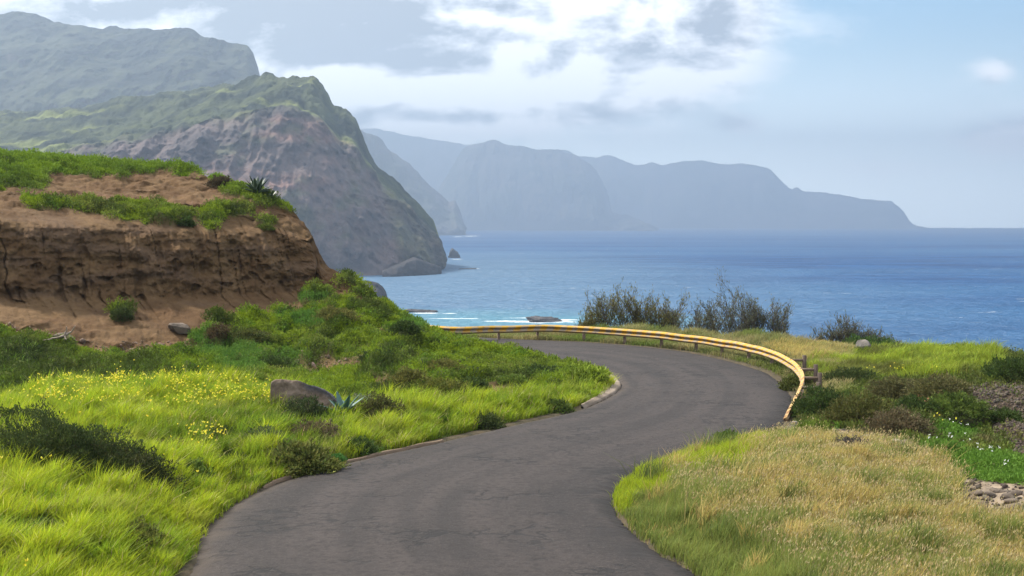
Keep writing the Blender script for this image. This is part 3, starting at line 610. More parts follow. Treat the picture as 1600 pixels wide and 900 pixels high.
over = t.ramp(sp.outputs[2], .2, .42); dens = t.ramp(t.m('ADD', t.m('ADD', cov, t.m('MULTIPLY', over, .6)), t.m('MULTIPLY', nz, .75)), .16, .92)  # over: bright cloud cover overhead, out of view, added to lift ambient fill
LUMK = 1.9
lum = add([gau(830, 143, 62, 24, .34), gau(906, 108, 36, 34, .3), gau(770, 30, 90, 45, .22), gau(880, 190, 240, 30, -.05), gau(600, 132, 110, 26, .2), gau(480, 130, 80, 30, .1),
           gau(570, 45, 170, 48, -.30), gau(400, 25, 200, 45, -.16), gau(620, 5, 160, 30, -.14), gau(60, 0, 140, 60, .12), gau(690, 183, 190, 12, -.25), gau(560, 92, 130, 14, -.2), gau(860, 60, 60, 30, -.2), gau(1120, 50, 60, 42, -.3), gau(970, 60, 60, 40, -.1), gau(925, 172, 60, 25, -.2), gau(1552, 108, 26, 14, .15), gau(1152, 192, 40, 11, .1), gau(210, 5, 260, 50, -.2)])
br = t.m('ADD', .70, t.m('ADD', t.m('MULTIPLY', lum, LUMK), t.m('ADD', t.m('MULTIPLY', t.m('SUBTRACT', n2, .5), .8), t.m('MULTIPLY', lit, 2.6))))
br = t.m('ADD', t.m('MINIMUM', t.m('MAXIMUM', br, .22), .80), t.m('MULTIPLY', over, .1))
ccol = t.mix(t.ramp(br, .25, .95), (.80, .82, .86), (1.0, .97, .93))
low = gau(1300, 330, 3200, 150, .8); br = t.m('MULTIPLY', br, t.m('ADD', 1.0, t.m('MULTIPLY', low, 2.0)))
vs = t.new('ShaderNodeVectorMath', operation='SCALE'); t.put(vs.inputs[0], ccol); t.put(vs.inputs['Scale'], t.m('MULTIPLY', br, 1.72 / SKY))
skc = t.mix(1.0, sk.outputs[0], (.67, .95, 1.02), 'MULTIPLY')
hv = t.new('ShaderNodeVectorMath', operation='SCALE'); hv.inputs[0].default_value = (.93, 1.0, .97); hv.inputs['Scale'].default_value = 5.0 / SKY
skc = t.mix(low, skc, hv.outputs[0])
fin = t.mix(t.m('MULTIPLY', dens, .94), skc, vs.outputs[0])
t.put(bg.inputs[0], fin); bg.inputs[1].default_value = SKY
ld = bpy.data.lights.new('sun', 'SUN'); ld.energy = 4.7; ld.angle = math.radians(5); ld.color = (1.0, .93, .82)
lo = bpy.data.objects.new('sun', ld); COL.objects.link(lo); lo.rotation_euler = sd.to_track_quat('Z', 'Y').to_euler(); lo.location = (0, 0, 60)
cd = bpy.data.cameras.new('camera'); cam = bpy.data.objects.new('camera', cd); COL.objects.link(cam); S.camera = cam
cd.sensor_width = 36; cd.lens = 36 * F / 1600; cd.clip_start = .5; cd.clip_end = 80000
cam.location = (0, 0, EYE); cam.rotation_euler = (math.pi / 2 - TH, 0, 0)
S.view_settings.view_transform = 'Standard'; S.view_settings.look = 'None'; S.view_settings.exposure = 1.08; S.view_settings.gamma = 1; S.view_settings.use_curve_mapping = False
S.cycles.use_denoising = True; S.cycles.max_bounces = 8; S.cycles.diffuse_bounces = 3; S.cycles.transmission_bounces = 3; S.cycles.volume_bounces = 1
S.cycles.caustics_reflective = False; S.cycles.caustics_refractive = False
# ------------------------------------------------------------------ picking ground points and scattering
HPX, HPY = proj(HP); GPX, GPY = proj(GP)
_PV = np.concatenate([HP.reshape(-1, 3), GP[(DD > 5) & (DD < 62) & (GRD > -.3) & ((CC > 940) | (DD > 50))].reshape(-1, 3)]); _PX, _PY = proj(_PV); _PD = _PV[:, 1]
def pick(px, py):
    d = (_PX - px) ** 2 + (_PY - py) ** 2; k = d < 36
    if not k.any(): return _PV[np.argmin(d)]
    i = np.where(k)[0]; n = i[_PD[i] < _PD[i].min() + 1.0]; return _PV[n[np.argmin(d[n])]]
def scatter(P, dens, n_max=10 ** 7):
    """random points on a grid surface, dens = points per square metre at each vertex"""
    a, b, c, d = P[:-1, :-1], P[1:, :-1], P[1:, 1:], P[:-1, 1:]
    ar = np.linalg.norm(np.cross(c - a, d - b), axis=-1) / 2; dm = (dens[:-1, :-1] + dens[1:, :-1] + dens[1:, 1:] + dens[:-1, 1:]) / 4
    n = RNG.poisson(np.clip(np.nan_to_num(ar * dm), 0, 400)).ravel(); k = np.repeat(np.arange(n.size), n); u, v = RNG.random((2, len(k)))
    f = lambda A: A.reshape(-1, 3)[k]
    u, v = u[:, None], v[:, None]
    pts = f(a) * (1 - u) * (1 - v) + f(b) * u * (1 - v) + f(c) * u * v + f(d) * (1 - u) * v
    nr = np.cross(f(b) - f(a), f(d) - f(a)); nr /= np.linalg.norm(nr, axis=1, keepdims=True) + 1e-9; nr[nr[:, 2] < 0] *= -1
    if DARKB: m_ = clear(pts); pts, nr = pts[m_], nr[m_]
    return pts, nr
def blades(P, h, w, col, lean=.35, tip=1.25, dirx=(.3, .0), up=None, seed_head=0.0):
    """tapered bent grass blades, one per point"""
    n = len(P); h = np.broadcast_to(h, (n,)) * RNG.uniform(.65, 1.25, n); w = np.broadcast_to(w, (n,))
    az = RNG.uniform(0, 2 * math.pi, n); s = np.stack([np.cos(az), np.sin(az), np.zeros(n)], 1)
    la = RNG.uniform(0, 2 * math.pi, n); lm = np.abs(RNG.normal(0, lean, n))
    l = np.stack([np.cos(la) * lm + dirx[0] * lean, np.sin(la) * lm + dirx[1] * lean, np.zeros(n)], 1)
    U = np.array([0, 0, 1.0]) if up is None else up
    h_, w_ = h[:, None], w[:, None]
    p1 = P + (U * .55 + l * .35) * h_; p2 = P + (U * .93 + l * 1.1) * h_
    V = np.stack([P - s * w_ * .5, P + s * w_ * .5, p1 + s * w_ * .42, p1 - s * w_ * .42, p2], 1)
    if seed_head:
        V[:, 4] += s * w_ * .1
    i = np.arange(n)[:, None] * 5
    C = np.repeat(col[:, None], 5, 1).copy(); C[:, 4] *= tip; C[:, :2] *= .85
    return V.reshape(-1, 3), i + np.array([[0, 1, 2, 3]]), i + np.array([[3, 2, 4]]), C.reshape(-1, 3)
def leaves(P, N, L, w, col, spread=.7):
    """small pointed leaves, one per point, turned roughly along N"""
    n = len(P); d = N + RNG.normal(0, spread, (n, 3)); d /= np.linalg.norm(d, axis=1, keepdims=True) + 1e-9
    s = np.cross(d, RNG.normal(0, 1, (n, 3))); s /= np.linalg.norm(s, axis=1, keepdims=True) + 1e-9
    L = (np.broadcast_to(L, (n,)) * RNG.uniform(.7, 1.3, n))[:, None]; w = np.broadcast_to(w, (n,))[:, None]
    nn = np.cross(d, s) * L * .12
    V = np.stack([P, P + d * L * .5 + s * w * .5 + nn, P + d * L, P + d * L * .5 - s * w * .5 + nn], 1)
    return V.reshape(-1, 3), np.arange(n)[:, None] * 4 + np.array([[0, 1, 2, 3]]), np.repeat(col, 4, 0)
def vary(n, a, b, f, j=.18):
    c = mix(a, b, np.clip(f, 0, 1)); return c * (1 + RNG.normal(0, j, (n, 1))).clip(.4, 1.7) * (1 + RNG.normal(0, .06, (n, 3)))
class Stuff:
    def __init__(s): s.V = []; s.Q = []; s.T = []; s.C = []; s.n = 0
    def add(s, V, Q, T, C):
        s.V.append(V); s.C.append(C)
        if Q is not None: s.Q.append(Q + s.n)
        if T is not None: s.T.append(T + s.n)
        s.n += len(V)
    def build(s, name, mat, **k):
        f = []
        if s.Q: f.append(np.concatenate(s.Q))
        if s.T: f.append(np.concatenate(s.T))
        return mesh(name, np.concatenate(s.V), f, mat, tint=np.clip(np.concatenate(s.C), 0, 1), smooth=False, **k)
# albedos
C_LIME = (.29, .345, .018); C_LIME2 = (.20, .26, .014); C_GRN = (.09, .175, .013); C_OLV = (.17, .20, .035); C_DRK = (.035, .055, .016); C_EME = (.085, .19, .032); C_DRY = (.46, .355, .12); C_DRY2 = (.29, .24, .07); C_YEL = (.16, .17, .03)
DARKB = []     # keep-out places of shrubs and stones: (x, y, r)
DK1, DK2 = (.032, .050, .014), (.075, .098, .027)
G1, G2 = (.07, .11, .025), (.14, .20, .035)
BR1, BR2 = (.09, .075, .04), (.17, .135, .07)
OL1, OL2 = (.09, .095, .025), (.18, .175, .045)
BUSH = [(112, 738, 1.08, .56, 'largest dark green bush spreading in the lime grass at the left edge', DK1, DK2, 22000, .05, .9), (205, 765, .66, .5, 'dark brown-green bush joined to the low side of the largest dark bush', DK1, (.06, .065, .022), 9000, .05, .7),
 (60, 832, .34, .2, 'low weedy green bush sunk in the lime grass below the largest dark bush', (.06, .09, .02), (.13, .17, .03), 2200, .06, .3), (215, 842, .3, .2, 'low olive weed clump in the lime grass near the asphalt curve', OL1, (.17, .2, .04), 2000, .06, .3),
 (345, 690, .4, .26, 'dark green weed clump under the yellow flowers', (.04, .065, .018), (.09, .12, .03), 3000, .055, .35), (410, 690, .36, .28, 'grey-green weed clump between the flowers and the tilted slab', (.06, .08, .035), (.12, .15, .06), 2600, .055, .35), (265, 705, .34, .22, 'reddish-brown dry clump above the tail of the largest dark bush', (.07, .05, .03), (.14, .11, .05), 2200, .055, .3), (430, 720, .3, .22, 'small yellow-olive tuft bush left of the rounded bush at the asphalt', OL1, (.22, .23, .06), 1800, .07, .3), (300, 745, .3, .24, 'leafy green weed bush in the grass before the asphalt curve', (.06, .1, .02), (.12, .18, .035), 2200, .07, .3),
 (660, 640, .4, .24, 'olive-brown dry bush in the roadside grass above the lime verge', BR1, OL2, 2400, .06, .35), (735, 640, .34, .2, 'dull green low bush uphill of the roadside grass', OL1, G2, 2000, .06, .3), (590, 555, .44, .2, 'dark green cushion bush high on the green slope', DK1, G1, 2200, .06, .4), (690, 565, .4, .2, 'olive cushion bush high on the slope near the bare soil spot', OL1, OL2, 2000, .06, .4), (430, 565, .5, .22, 'dark green cushion bush in the hollow behind the tilted slab', DK1, G1, 2600, .06, .45), (800, 590, .34, .16, 'bright green cushion bush above the bare soil by the kerb', (.08, .13, .025), (.16, .22, .035), 1800, .06, .3),
 (30, 672, .5, .36, 'dark bush at the left frame edge behind the lime grass', DK1, DK2, 5000, .055, .6),
 (478, 660, .5, .42, 'dark green bush in front of the tilted brown slab', (.03, .05, .018), (.07, .09, .03), 5200, .06, .5), (492, 688, .46, .36, 'brown dry bush below the tilted brown slab', BR1, BR2, 4200, .06, .5),
 (470, 735, .55, .40, 'rounded yellow-green bush touching the asphalt below the brown dry bush', (.08, .1, .025), (.2, .21, .05), 5200, .085, .5), (522, 725, .2, .16, 'small fresh green bush right at the asphalt edge', (.05, .13, .03), (.08, .2, .04), 1500, .06, .2),
 (590, 655, .50, .42, 'dark olive bush uphill of the road, beside the blue-green agave', (.05, .058, .018), (.115, .11, .035), 5200, .06, .5), (566, 632, .3, .26, 'pale grey-green bush just above the agave', (.11, .13, .085), (.18, .2, .13), 2200, .055, .3), (362, 722, .26, .2, 'small dark bush in the grass between the flowers and the road', DK1, DK2, 1800, .06, .3),
 (560, 700, .32, .22, 'low dark green bush at the foot of the lime grass near the asphalt', (.04, .07, .02), (.08, .12, .03), 2000, .06, .3),
 (690, 612, .5, .32, 'yellowish green cushion bush in the middle of the green slope', (.08, .1, .02), (.16, .16, .03), 3600, .07, .5), (640, 590, .44, .26, 'olive cushion bush left of the yellowish cushion bush', OL1, OL2, 2600, .07, .4), (742, 600, .3, .22, 'dark green cushion bush right of the yellowish cushion bush', DK1, G1, 1800, .07, .3),
 (760, 662, .3, .24, 'dark round bush in the roadside grass halfway along the bank', DK1, DK2, 2000, .06, .3), (872, 636, .28, .22, 'small round green bush in the roadside grass near the pale kerb', DK1, G2, 1600, .06, .3), (845, 580, .5, .22, 'dark cushion bush near the tip of the green slope', DK1, G1, 2400, .07, .5),
 (190, 492, .26, .3, 'lone small dark bush on the bare soil under the cliff', DK1, DK2, 1600, .06, .25), (345, 284, .42, .28, 'dry brown bush on the skyline of the bank, below the ridge agave', (.045, .035, .02), (.09, .07, .04), 2400, .07, .4),
 (388, 522, .5, .22, 'dark olive bush on the boundary of bare soil and green slope', OL1, DK2, 2400, .07, .4), (525, 490, .55, .26, 'olive bush high on the right shoulder of the bank', OL1, OL2, 3000, .07, .5), (342, 518, .3, .28, 'reddish brown bush on the soil slope', (.08, .05, .03), (.1, .08, .035), 1600, .06, .3), (632, 507, .34, .2, 'dark bush on the right skyline of the bank', DK1, G1, 1600, .07, .3),
 (290, 344, .22, .2, 'small dark bush hanging over the cliff edge of the bank', DK1, G1, 1200, .07, .25), (415, 350, .26, .16, 'small olive bush on bare soil near the cliff corner', OL1, G2, 1200, .06, .25),
 (1355, 556, .95, .5, 'broad green bush around the grey boulder at the sea edge', (.04, .075, .02), (.08, .14, .03), 6500, .08, .7),
 (1290, 640, .62, .44, 'dense green bush beside the rusty end of the guardrail', DK1, G1, 6000, .065, .6), (1345, 655, .7, .46, 'olive bush behind the crest of the straw grass', OL1, (.1, .1, .03), 6500, .065, .6), (1400, 668, .55, .34, 'grey-brown dry bush behind the beige rock', BR1, BR2, 4200, .065, .5), (1330, 592, .7, .3, 'dark low bush in front of the bright green grass strip', DK1, DK2, 4200, .07, .6), (1400, 612, .6, .32, 'brownish dark bush between the grass strip and the terracotta rubble', (.085, .08, .035), (.13, .125, .045), 4200, .07, .5), (1425, 640, .42, .3, 'dark green bush touching the terracotta rubble', DK1, G1, 3000, .065, .4),
 (1495, 640, .6, .34, 'green bush on the lip of the gravel slope', DK1, G2, 4200, .065, .5), (1470, 605, .6, .3, 'brown-green bush left of the gravel slope top', (.09, .085, .035), (.15, .145, .05), 3600, .07, .5), (1590, 578, .7, .36, 'dark green bush above the gravel slope at the right edge', DK1, G1, 4800, .07, .6), (1245, 600, .4, .24, 'green bush tucked under the bend of the guardrail', (.05, .065, .018), (.12, .13, .03), 2400, .07, .4), (1270, 672, .34, .24, 'yellow-green bush below the end of the guardrail', (.08, .12, .02), (.16, .22, .03), 2200, .06, .35),
 (1140, 682, .26, .16, 'small dark green bush at the road edge of the lime grass', (.04, .08, .015), (.1, .16, .025), 1400, .06, .25), (1330, 697, .34, .2, 'grey-purple dry bush on the crest of the straw grass', (.07, .06, .055), (.13, .11, .09), 1800, .055, .3), (1480, 705, .34, .2, 'fresh green bush with daisies beside the dirt strip', (.06, .12, .02), (.11, .2, .03), 2000, .065, .3), (1570, 650, .3, .22, 'small green bush growing on the dark gravel slope', DK1, G1, 1400, .065, .3),
 (855, 527, .8, .3, 'low green bush under the far end of the guardrail', (.05, .08, .02), (.11, .13, .03), 3000, .09, .5), (755, 526, .4, .2, 'tiny dark green bush beneath the guardrail where the road vanishes', DK1, G1, 1400, .08, .3), (930, 533, .9, .3, 'long olive bush under the guardrail, before the wide twiggy shrub', OL1, G2, 3400, .09, .5)]

BPOS = []
for i, (a, b_, rx, rz_, lab, c1, c2, n, lf_, ry_) in enumerate(BUSH):
    D_ = 55.0 if i >= len(BUSH) - 3 else (46.5 if a == 1355 else None)
    q = pick(a, b_ + (8 if i > 1 else 0)) if D_ is None else at(a, b_, D_); BPOS.append(q); DARKB.append((q[0], q[1], rx * 1.12, ry_ * 1.12))
q = pick(485, 650); DARKB.append((q[0], q[1], .75, .4))
def clear(P, k=.82):
    """False where a bush or the slab stands"""
    r = np.ones(len(P), bool)
    for (x, y, a, b_) in DARKB: r &= ((P[:, 0] - x) / (a * k)) ** 2 + ((P[:, 1] - y) / (b_ * k)) ** 2 > 1
    return r
# ------------------------------------------------------------------ long grass on the left verge
gr = Stuff()
gdens = np.zeros(HX.shape); rd = HRD
below = ss(-9, 9, HPY - B_grass(HPX) + 14 * fbm(HX * .8, HYd * .8, s=120)) * (FVV < 5.6)
patch = fbm(HX * .7, HYd * .7, s=121, o=3)
gdens = below * np.clip(3000 * (17 / np.maximum(HYd, 12)) ** 1.5, 0, 4200) * ss(-.06, .10, HRD - .03 + .12 * fbm(HX * 3, HYd * 3, s=122)) * ((HPX > -220) | (HYd > 20)) * (HPY < 1010)
clump = fbm(HX * 2.6, HYd * 2.6, s=123, o=3)
pts, nr = scatter(HP, gdens * (.35 + 1.1 * ss(-.3, .25, clump))); n = len(pts); x, y = pts[:, 0], pts[:, 1]; px, py = proj(pts); rdp = road_dist(x, y) if n < 400000 else np.ones(n)
f1 = fbm(x * .55, y * .55, s=130, o=3); f2 = fbm(x * 1.8, y * 1.8, s=131, o=3)
near_front = ss(640, 700, py + .25 * (px - 100)) * ss(420, 300, px)
col = vary(n, C_GRN, C_LIME, .62 + .9 * f1 + .7 * f2 + .15 * near_front)
ol = ss(.05, .3, fbm(x * .8, y * .8, s=132, o=3)) * ss(350, 460, px); col = mix(col, C_OLV, ol * .6)
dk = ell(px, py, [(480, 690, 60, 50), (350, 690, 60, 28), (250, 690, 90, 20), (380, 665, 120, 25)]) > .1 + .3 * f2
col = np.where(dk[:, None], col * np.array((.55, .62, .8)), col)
dead = RNG.random(n) < .05; col = np.where(dead[:, None], vary(n, (.30, .25, .11), (.42, .35, .17), RNG.random(n)), col)
yl = ss(.1, .35, fbm(x * 1.1, y * 1.1, s=133)) ; col = mix(col, (.34, .33, .07), yl * .35)
f3 = fbm(x * 2.6, y * 2.6, s=123, o=3); col = col * (1 + .5 * np.clip(f3, -.5, .5))[:, None]; col = mix(col, (.05, .085, .02), ss(.0, .4, -f3) * .5)  # shade in the gaps between clumps painted into the blade colour
h = (.30 + .22 * f2 + .12 * f1 + .3 * f3) * np.interp(rdp, [0, .2, .9], [.5, .75, 1.0])
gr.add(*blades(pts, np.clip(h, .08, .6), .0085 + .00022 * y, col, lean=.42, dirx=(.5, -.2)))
# tufts: arching clumps that stand out of the sward
tp, _ = scatter(HP, below * 1.6 * ss(.3, .8, HRD) * (HPX > -100) * (HPY < 960))
for q in tp:
    k = RNG.integers(60, 150); r = RNG.uniform(.12, .32)
    dq = RNG.normal(0, 1, (k, 2)) * r * .5; P = np.stack([q[0] + dq[:, 0], q[1] + dq[:, 1], np.full(k, q[2] - .02)], 1)
    cc_ = vary(k, C_GRN, C_LIME, np.full(k, RNG.uniform(.1, 1.1)))
    gr.add(*blades(P, RNG.uniform(.3, .55), .010 + .0002 * q[1], cc_, lean=.42))
tag(gr.build('grass', M_grass), kind='stuff')
# ------------------------------------------------------------------ creeping ground cover on the bank
cv = Stuff()
cov_ = gsm(gsm(g0, 1, 0), 1, 1) * (1 - .85 * below) * (FVV < 12.0) * ss(.1, .5, HRD) * ((HPX > -120))
dn = cov_ * ss(-.1, .3, 960 - HPX) * np.clip(1500 * (35 / np.maximum(HYd, 20)), 400, 1800) * np.where(FVV > 6.6, 1.3, 1.0)
pts, nr = scatter(HP, dn); n = len(pts); x, y, z = pts.T; px, py = proj(pts)
lm = np.abs(fbm(x * 1.25, y * 1.25, z * 1.25, s=91, o=3)) * 1.1
f1 = fbm(x * .45, y * .45, z * .45, s=140, o=4); f2 = fbm(x * 1.5, y * 1.5, z * 1.5, s=141, o=3)
col = vary(n, C_OLV, C_GRN, .6 + 1.3 * f1 + .6 * f2, .22)
col = mix(col, (.245, .32, .014), ss(-.2, .28, f2 + .5 * f1) * .8)
col = mix(col, (.035, .05, .014), ss(.02, .26, fbm(x * .9, y * .8, z * .8, s=142, o=4)) * .75)  # dark patches painted into the leaf colour as shade between the mounds
em = ell(px, py, [(490, 467, 40, 14), (330, 535, 50, 30), (380, 560, 60, 30), (450, 560, 40, 20), (440, 492, 14, 9), (640, 510, 30, 14), (480, 500, 40, 16)]); col = mix(col, C_EME, ss(.0, .5, em + .2 * f2) * .8)
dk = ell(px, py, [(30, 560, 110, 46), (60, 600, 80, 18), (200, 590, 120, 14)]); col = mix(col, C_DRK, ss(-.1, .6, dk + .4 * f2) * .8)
rgt = ss(840, 930, px); col = mix(col, (.20, .27, .03), rgt * .7)
tb = ss(330, 250, py) * ss(480, 430, px); col = mix(col, (.15, .25, .025), tb * .6)
off = RNG.random(n) ** 1.5 * .12 * (.4 + 1.6 * ss(-.2, .4, fbm(x * 2.2, y * 2.2, z * 2.2, s=143, o=3))); P = pts + nr * off[:, None]
lenm = np.where(rgt > .5, .12, .062) * (1 + .3 * (y > 38))
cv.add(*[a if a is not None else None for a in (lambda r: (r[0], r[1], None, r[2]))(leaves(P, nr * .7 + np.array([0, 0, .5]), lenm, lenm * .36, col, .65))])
# grassy blades mixed into the cover
pts, nr = scatter(HP, cov_ * 160 * (FVV < 7.0)); n = len(pts); x, y, z = pts.T; px, py = proj(pts); f1 = fbm(x * .6, y * .6, s=145, o=3)
col = vary(n, C_GRN, (.17, .25, .03), .5 + 1.3 * f1)
cv.add(*blades(pts, .13, .014, col, lean=.6))
tag(cv.build('ground_cover', M_leaf), kind='stuff')
# ------------------------------------------------------------------ right side: straw grass, green verge, cover
dg = Stuff()
gjx, gjy = GPX + 14 * fbm(GX * .9, GY * .9, s=150), GPY + 9 * fbm(GX * .9, GY * .9, s=151)
dryz = inpoly(gjx, gjy, P_DRY) * 1.0
edge_d = ss(-.05, .08, GRD - .01 + .13 * fbm(GX * 2.5, GY * 2.5, s=152))
vis = (GPX > 900) & (GPX < 1750) & (GPY < 1000) & (GRD > 0)
limez = np.maximum(ss(0, .35, ell(gjx, gjy, [(1075, 715, 130, 36), (1000, 755, 60, 30), (1150, 695, 60, 22), (970, 780, 26, 30)])), 0) * (GY < 30)
gdz = np.maximum(dryz, limez) * edge_d * vis * (GY < 32)
pts, nr = scatter(GP, gdz * (.45 + .9 * ss(-.25, .25, fbm(GX * 2.4, GY * 2.4, s=163, o=3))) * np.clip(3300 * (17 / np.maximum(GY, 12)) ** 1.4, 0, 4400)); n = len(pts); x, y, z = pts.T; px, py = proj(pts)
f1 = fbm(x * .6, y * .6, s=160, o=3); f2 = fbm(x * 1.9, y * 1.9, s=161, o=3); rdp = road_dist(x, y)
ed = ss(2.4, .6, rdp + .8 * f1) * ss(735, 800, py)
grn = np.clip(ss(-.12, .25, f1 + .6 * f2) * .9 + ed * .75, 0, 1)
straw = vary(n, C_DRY2, C_DRY, .6 + .8 * f2, .28)
col = np.where((RNG.random(n) < grn * .85 + .15)[:, None], vary(n, (.10, .14, .03), (.21, .24, .055), .5 + f1), straw)
lz = ss(0, .35, ell(px + 10 * f2, py, [(1075, 715, 130, 36), (1000, 755, 60, 30), (1150, 692, 60, 22), (970, 780, 26, 30)])) > RNG.random(n)
col = np.where(lz[:, None], vary(n, C_LIME2, C_LIME, .6 + f2), col)
h = np.clip(.23 + .2 * f2 + .12 * f1, .08, .5) * np.interp(rdp, [0, .25, 1.3], [.6, .75, 1])
dg.add(*blades(pts, h, .0048 + .0002 * y, col, lean=.38, dirx=(.45, 0)))
# seed heads on thin stalks
k = (RNG.random(n) < .10) & ~lz & (rdp > .8); q = pts[k]; nk = len(q)
hq = h[k] * 1.15; top = q + np.stack([RNG.normal(.05, .06, nk), RNG.normal(0, .06, nk), hq], 1)
sc_ = vary(nk, (.34, .27, .12), (.48, .39, .20), RNG.random(nk))
r_ = leaves(top, np.tile([.35, 0, 1.0], (nk, 1)), .045, .008 + .00025 * q[:, 1], sc_, .3); dg.add(r_[0], r_[1], None, r_[2])
dg.add(*blades(q, hq, .0035 + .00014 * q[:, 1], sc_ * .9, lean=.15))
tp, _ = scatter(GP, gdz * 1.1 * (GRD > .5))
for q in tp:
    k = RNG.integers(50, 130); r = RNG.uniform(.12, .34); dq = RNG.normal(0, 1, (k, 2)) * r * .5
    P = np.stack([q[0] + dq[:, 0], q[1] + dq[:, 1], np.full(k, q[2] - .02)], 1); a_, b_ = ((C_DRY2, C_DRY) if RNG.random() < .6 else ((.08, .11, .025), (.15, .18, .045)))
    dg.add(*blades(P, RNG.uniform(.26, .46), .007 + .0002 * q[1], vary(k, a_, b_, np.full(k, RNG.random())), lean=.5))
# pale grass strip by the rail and straw patch beyond it
rz = ss(.1, .4, GRD) * (GY > 33) * (GY < 58) * (GRD < 4.2) * (GPX > 680) * (GPX < 1330) * (GPY > 500)
pts, nr = scatter(GP, rz * 620); n = len(pts); x, y, z = pts.T; f1 = fbm(x * .5, y * .5, s=170, o=3); rdp = road_dist(x, y); px, py = proj(pts)
col = vary(n, (.10, .13, .03), (.30, .26, .11), .45 + 1.2 * f1 + .3 * ss(1200, 1280, px)); col = mix(col, (.16, .22, .035), ss(0, .3, -f1) * .5)
dg.add(*blades(pts, np.clip(.14 + .12 * f1 + .06 * rdp, .06, .34), .02, col, lean=.45))
pz = ss(0, .4, ell(gjx, gjy, [(1275, 556, 62, 15), (1230, 550, 40, 10)])) * (GY > 38); pts, nr = scatter(GP, pz * 900); n = len(pts)
dg.add(*blades(pts, .3, .018, vary(n, C_DRY2, C_DRY, RNG.random(n)), lean=.45))
tag(dg.build('grass', M_grass), kind='stuff')
rc = Stuff()
bright = ss(0, .3, ell(gjx, gjy, [(1420, 572, 170, 24), (1330, 580, 80, 18), (1500, 560, 70, 16), (1545, 570, 30, 14)])) * (GY > 34)
pts, nr = scatter(GP, bright * 1200 * (GY < 50)); n = len(pts); x, y, z = pts.T; f2 = fbm(x * 1.2, y * 1.2, s=175, o=3)
rc.add(*blades(pts, np.clip(.26 + .4 * f2, .05, .55), .019, mix(vary(n, (.14, .18, .03), (.25, .31, .03), .5 + 1.6 * f2), (.10, .10, .03), ss(.02, .3, fbm(x * .5, y * .5, s=176, o=3)) * .75), lean=.5))
rest = (1 - dryz) * (1 - .8 * limez) * (1 - bright) * vis * (GRD > .25) * (GY > 19) * (GPX > 1180) * (GY < 52) * ~inpoly(gjx, gjy, P_STONY) * ~inpoly(gjx, gjy, P_PATH)
rest = rest * np.where(inpoly(gjx, gjy, P_GRAVEL), .04 + .5 * ss(.0, .3, fbm(GX * .8, GY * .8, s=210)), 1.0)
pts, nr = scatter(GP, rest * 1000 * np.clip(30 / GY, .5, 1.3)); n = len(pts); x, y, z = pts.T; px, py = proj(pts)
f1 = fbm(x * .55, y * .55, s=180, o=4); f2 = fbm(x * 1.6, y * 1.6, s=181, o=3)
col = vary(n, (.055, .075, .02), (.14, .17, .03), .55 + 1.2 * f1 + .6 * f2, .22); col = mix(col, (.17, .14, .065), ss(.12, .35, fbm(x * .8, y * .8, s=182, o=3)) * .6)
bg_ = ss(0, .4, ell(px, py, [(1540, 735, 90, 32), (1470, 708, 50, 18), (1590, 760, 50, 30), (1300, 665, 26, 10), (1495, 675, 45, 22)]) + .3 * f2); col = mix(col, (.10, .21, .025), bg_ * .85)
r_ = leaves(pts + nr * (RNG.random(n) ** 1.5 * .12)[:, None], nr, .075, .028, col, .6); rc.add(r_[0], r_[1], None, r_[2])
tag(rc.build('ground_cover', M_leaf), kind='stuff')
# ------------------------------------------------------------------ flowers
fl = Stuff()
z_f = ss(0, .5, ell(HPX, HPY, [(230, 632, 190, 36), (320, 640, 110, 30), (400, 640, 70, 32), (100, 640, 80, 24), (330, 710, 60, 20)])) * (FVV < 5.6) * ss(-.2, .2, fbm(HX * .9, HYd * .9, s=190))
pts, _ = scatter(HP, z_f * 70 + (FVV < 5.0) * (HRD > .3) * (HPX < 330) * .8); n = len(pts)
P = pts + np.stack([np.zeros(n), np.zeros(n), RNG.uniform(.3, .52, n)], 1)
for k in range(3):
    r_ = leaves(P, np.tile([0, -.5, 1.0], (n, 1)), .032, .027, vary(n, (.75, .62, .03), (.85, .78, .12), RNG.random(n), .08), .8); fl.add(r_[0], r_[1], None, r_[2])
P_Y = ss(0, .4, ell(GPX, GPY, [(1410, 588, 70, 8), (1480, 668, 40, 14)])); pts, _ = scatter(GP, P_Y * 12 * (GY > 26)); n = len(pts); P = pts + np.array([0, 0, .25])
r_ = leaves(P, np.tile([0, -.5, 1.0], (n, 1)), .05, .045, vary(n, (.75, .62, .03), (.85, .78, .12), RNG.random(n), .08), .8); fl.add(r_[0], r_[1], None, r_[2])
tag(fl.build('yellow_flowers', M_petal), kind='stuff')
fl = Stuff()
P_W = ss(0, .4, ell(GPX, GPY, [(1497, 678, 30, 14), (1500, 702, 40, 8), (1550, 720, 40, 14), (1470, 700, 30, 5), (1585, 740, 30, 10)])); pts, _ = scatter(GP, P_W * 5 * (GY > 20) * (GY < 33)); n = len(pts); P = pts + np.stack([np.zeros(n), np.zeros(n), RNG.uniform(.16, .3, n)], 1)
for k in range(4):
    r_ = leaves(P, np.tile([0, -.6, .8], (n, 1)), .034, .02, np.tile((.82, .82, .78), (n, 1)), .9); fl.add(r_[0], r_[1], None, r_[2])
tag(fl.build('white_daisies', M_petal), kind='stuff')
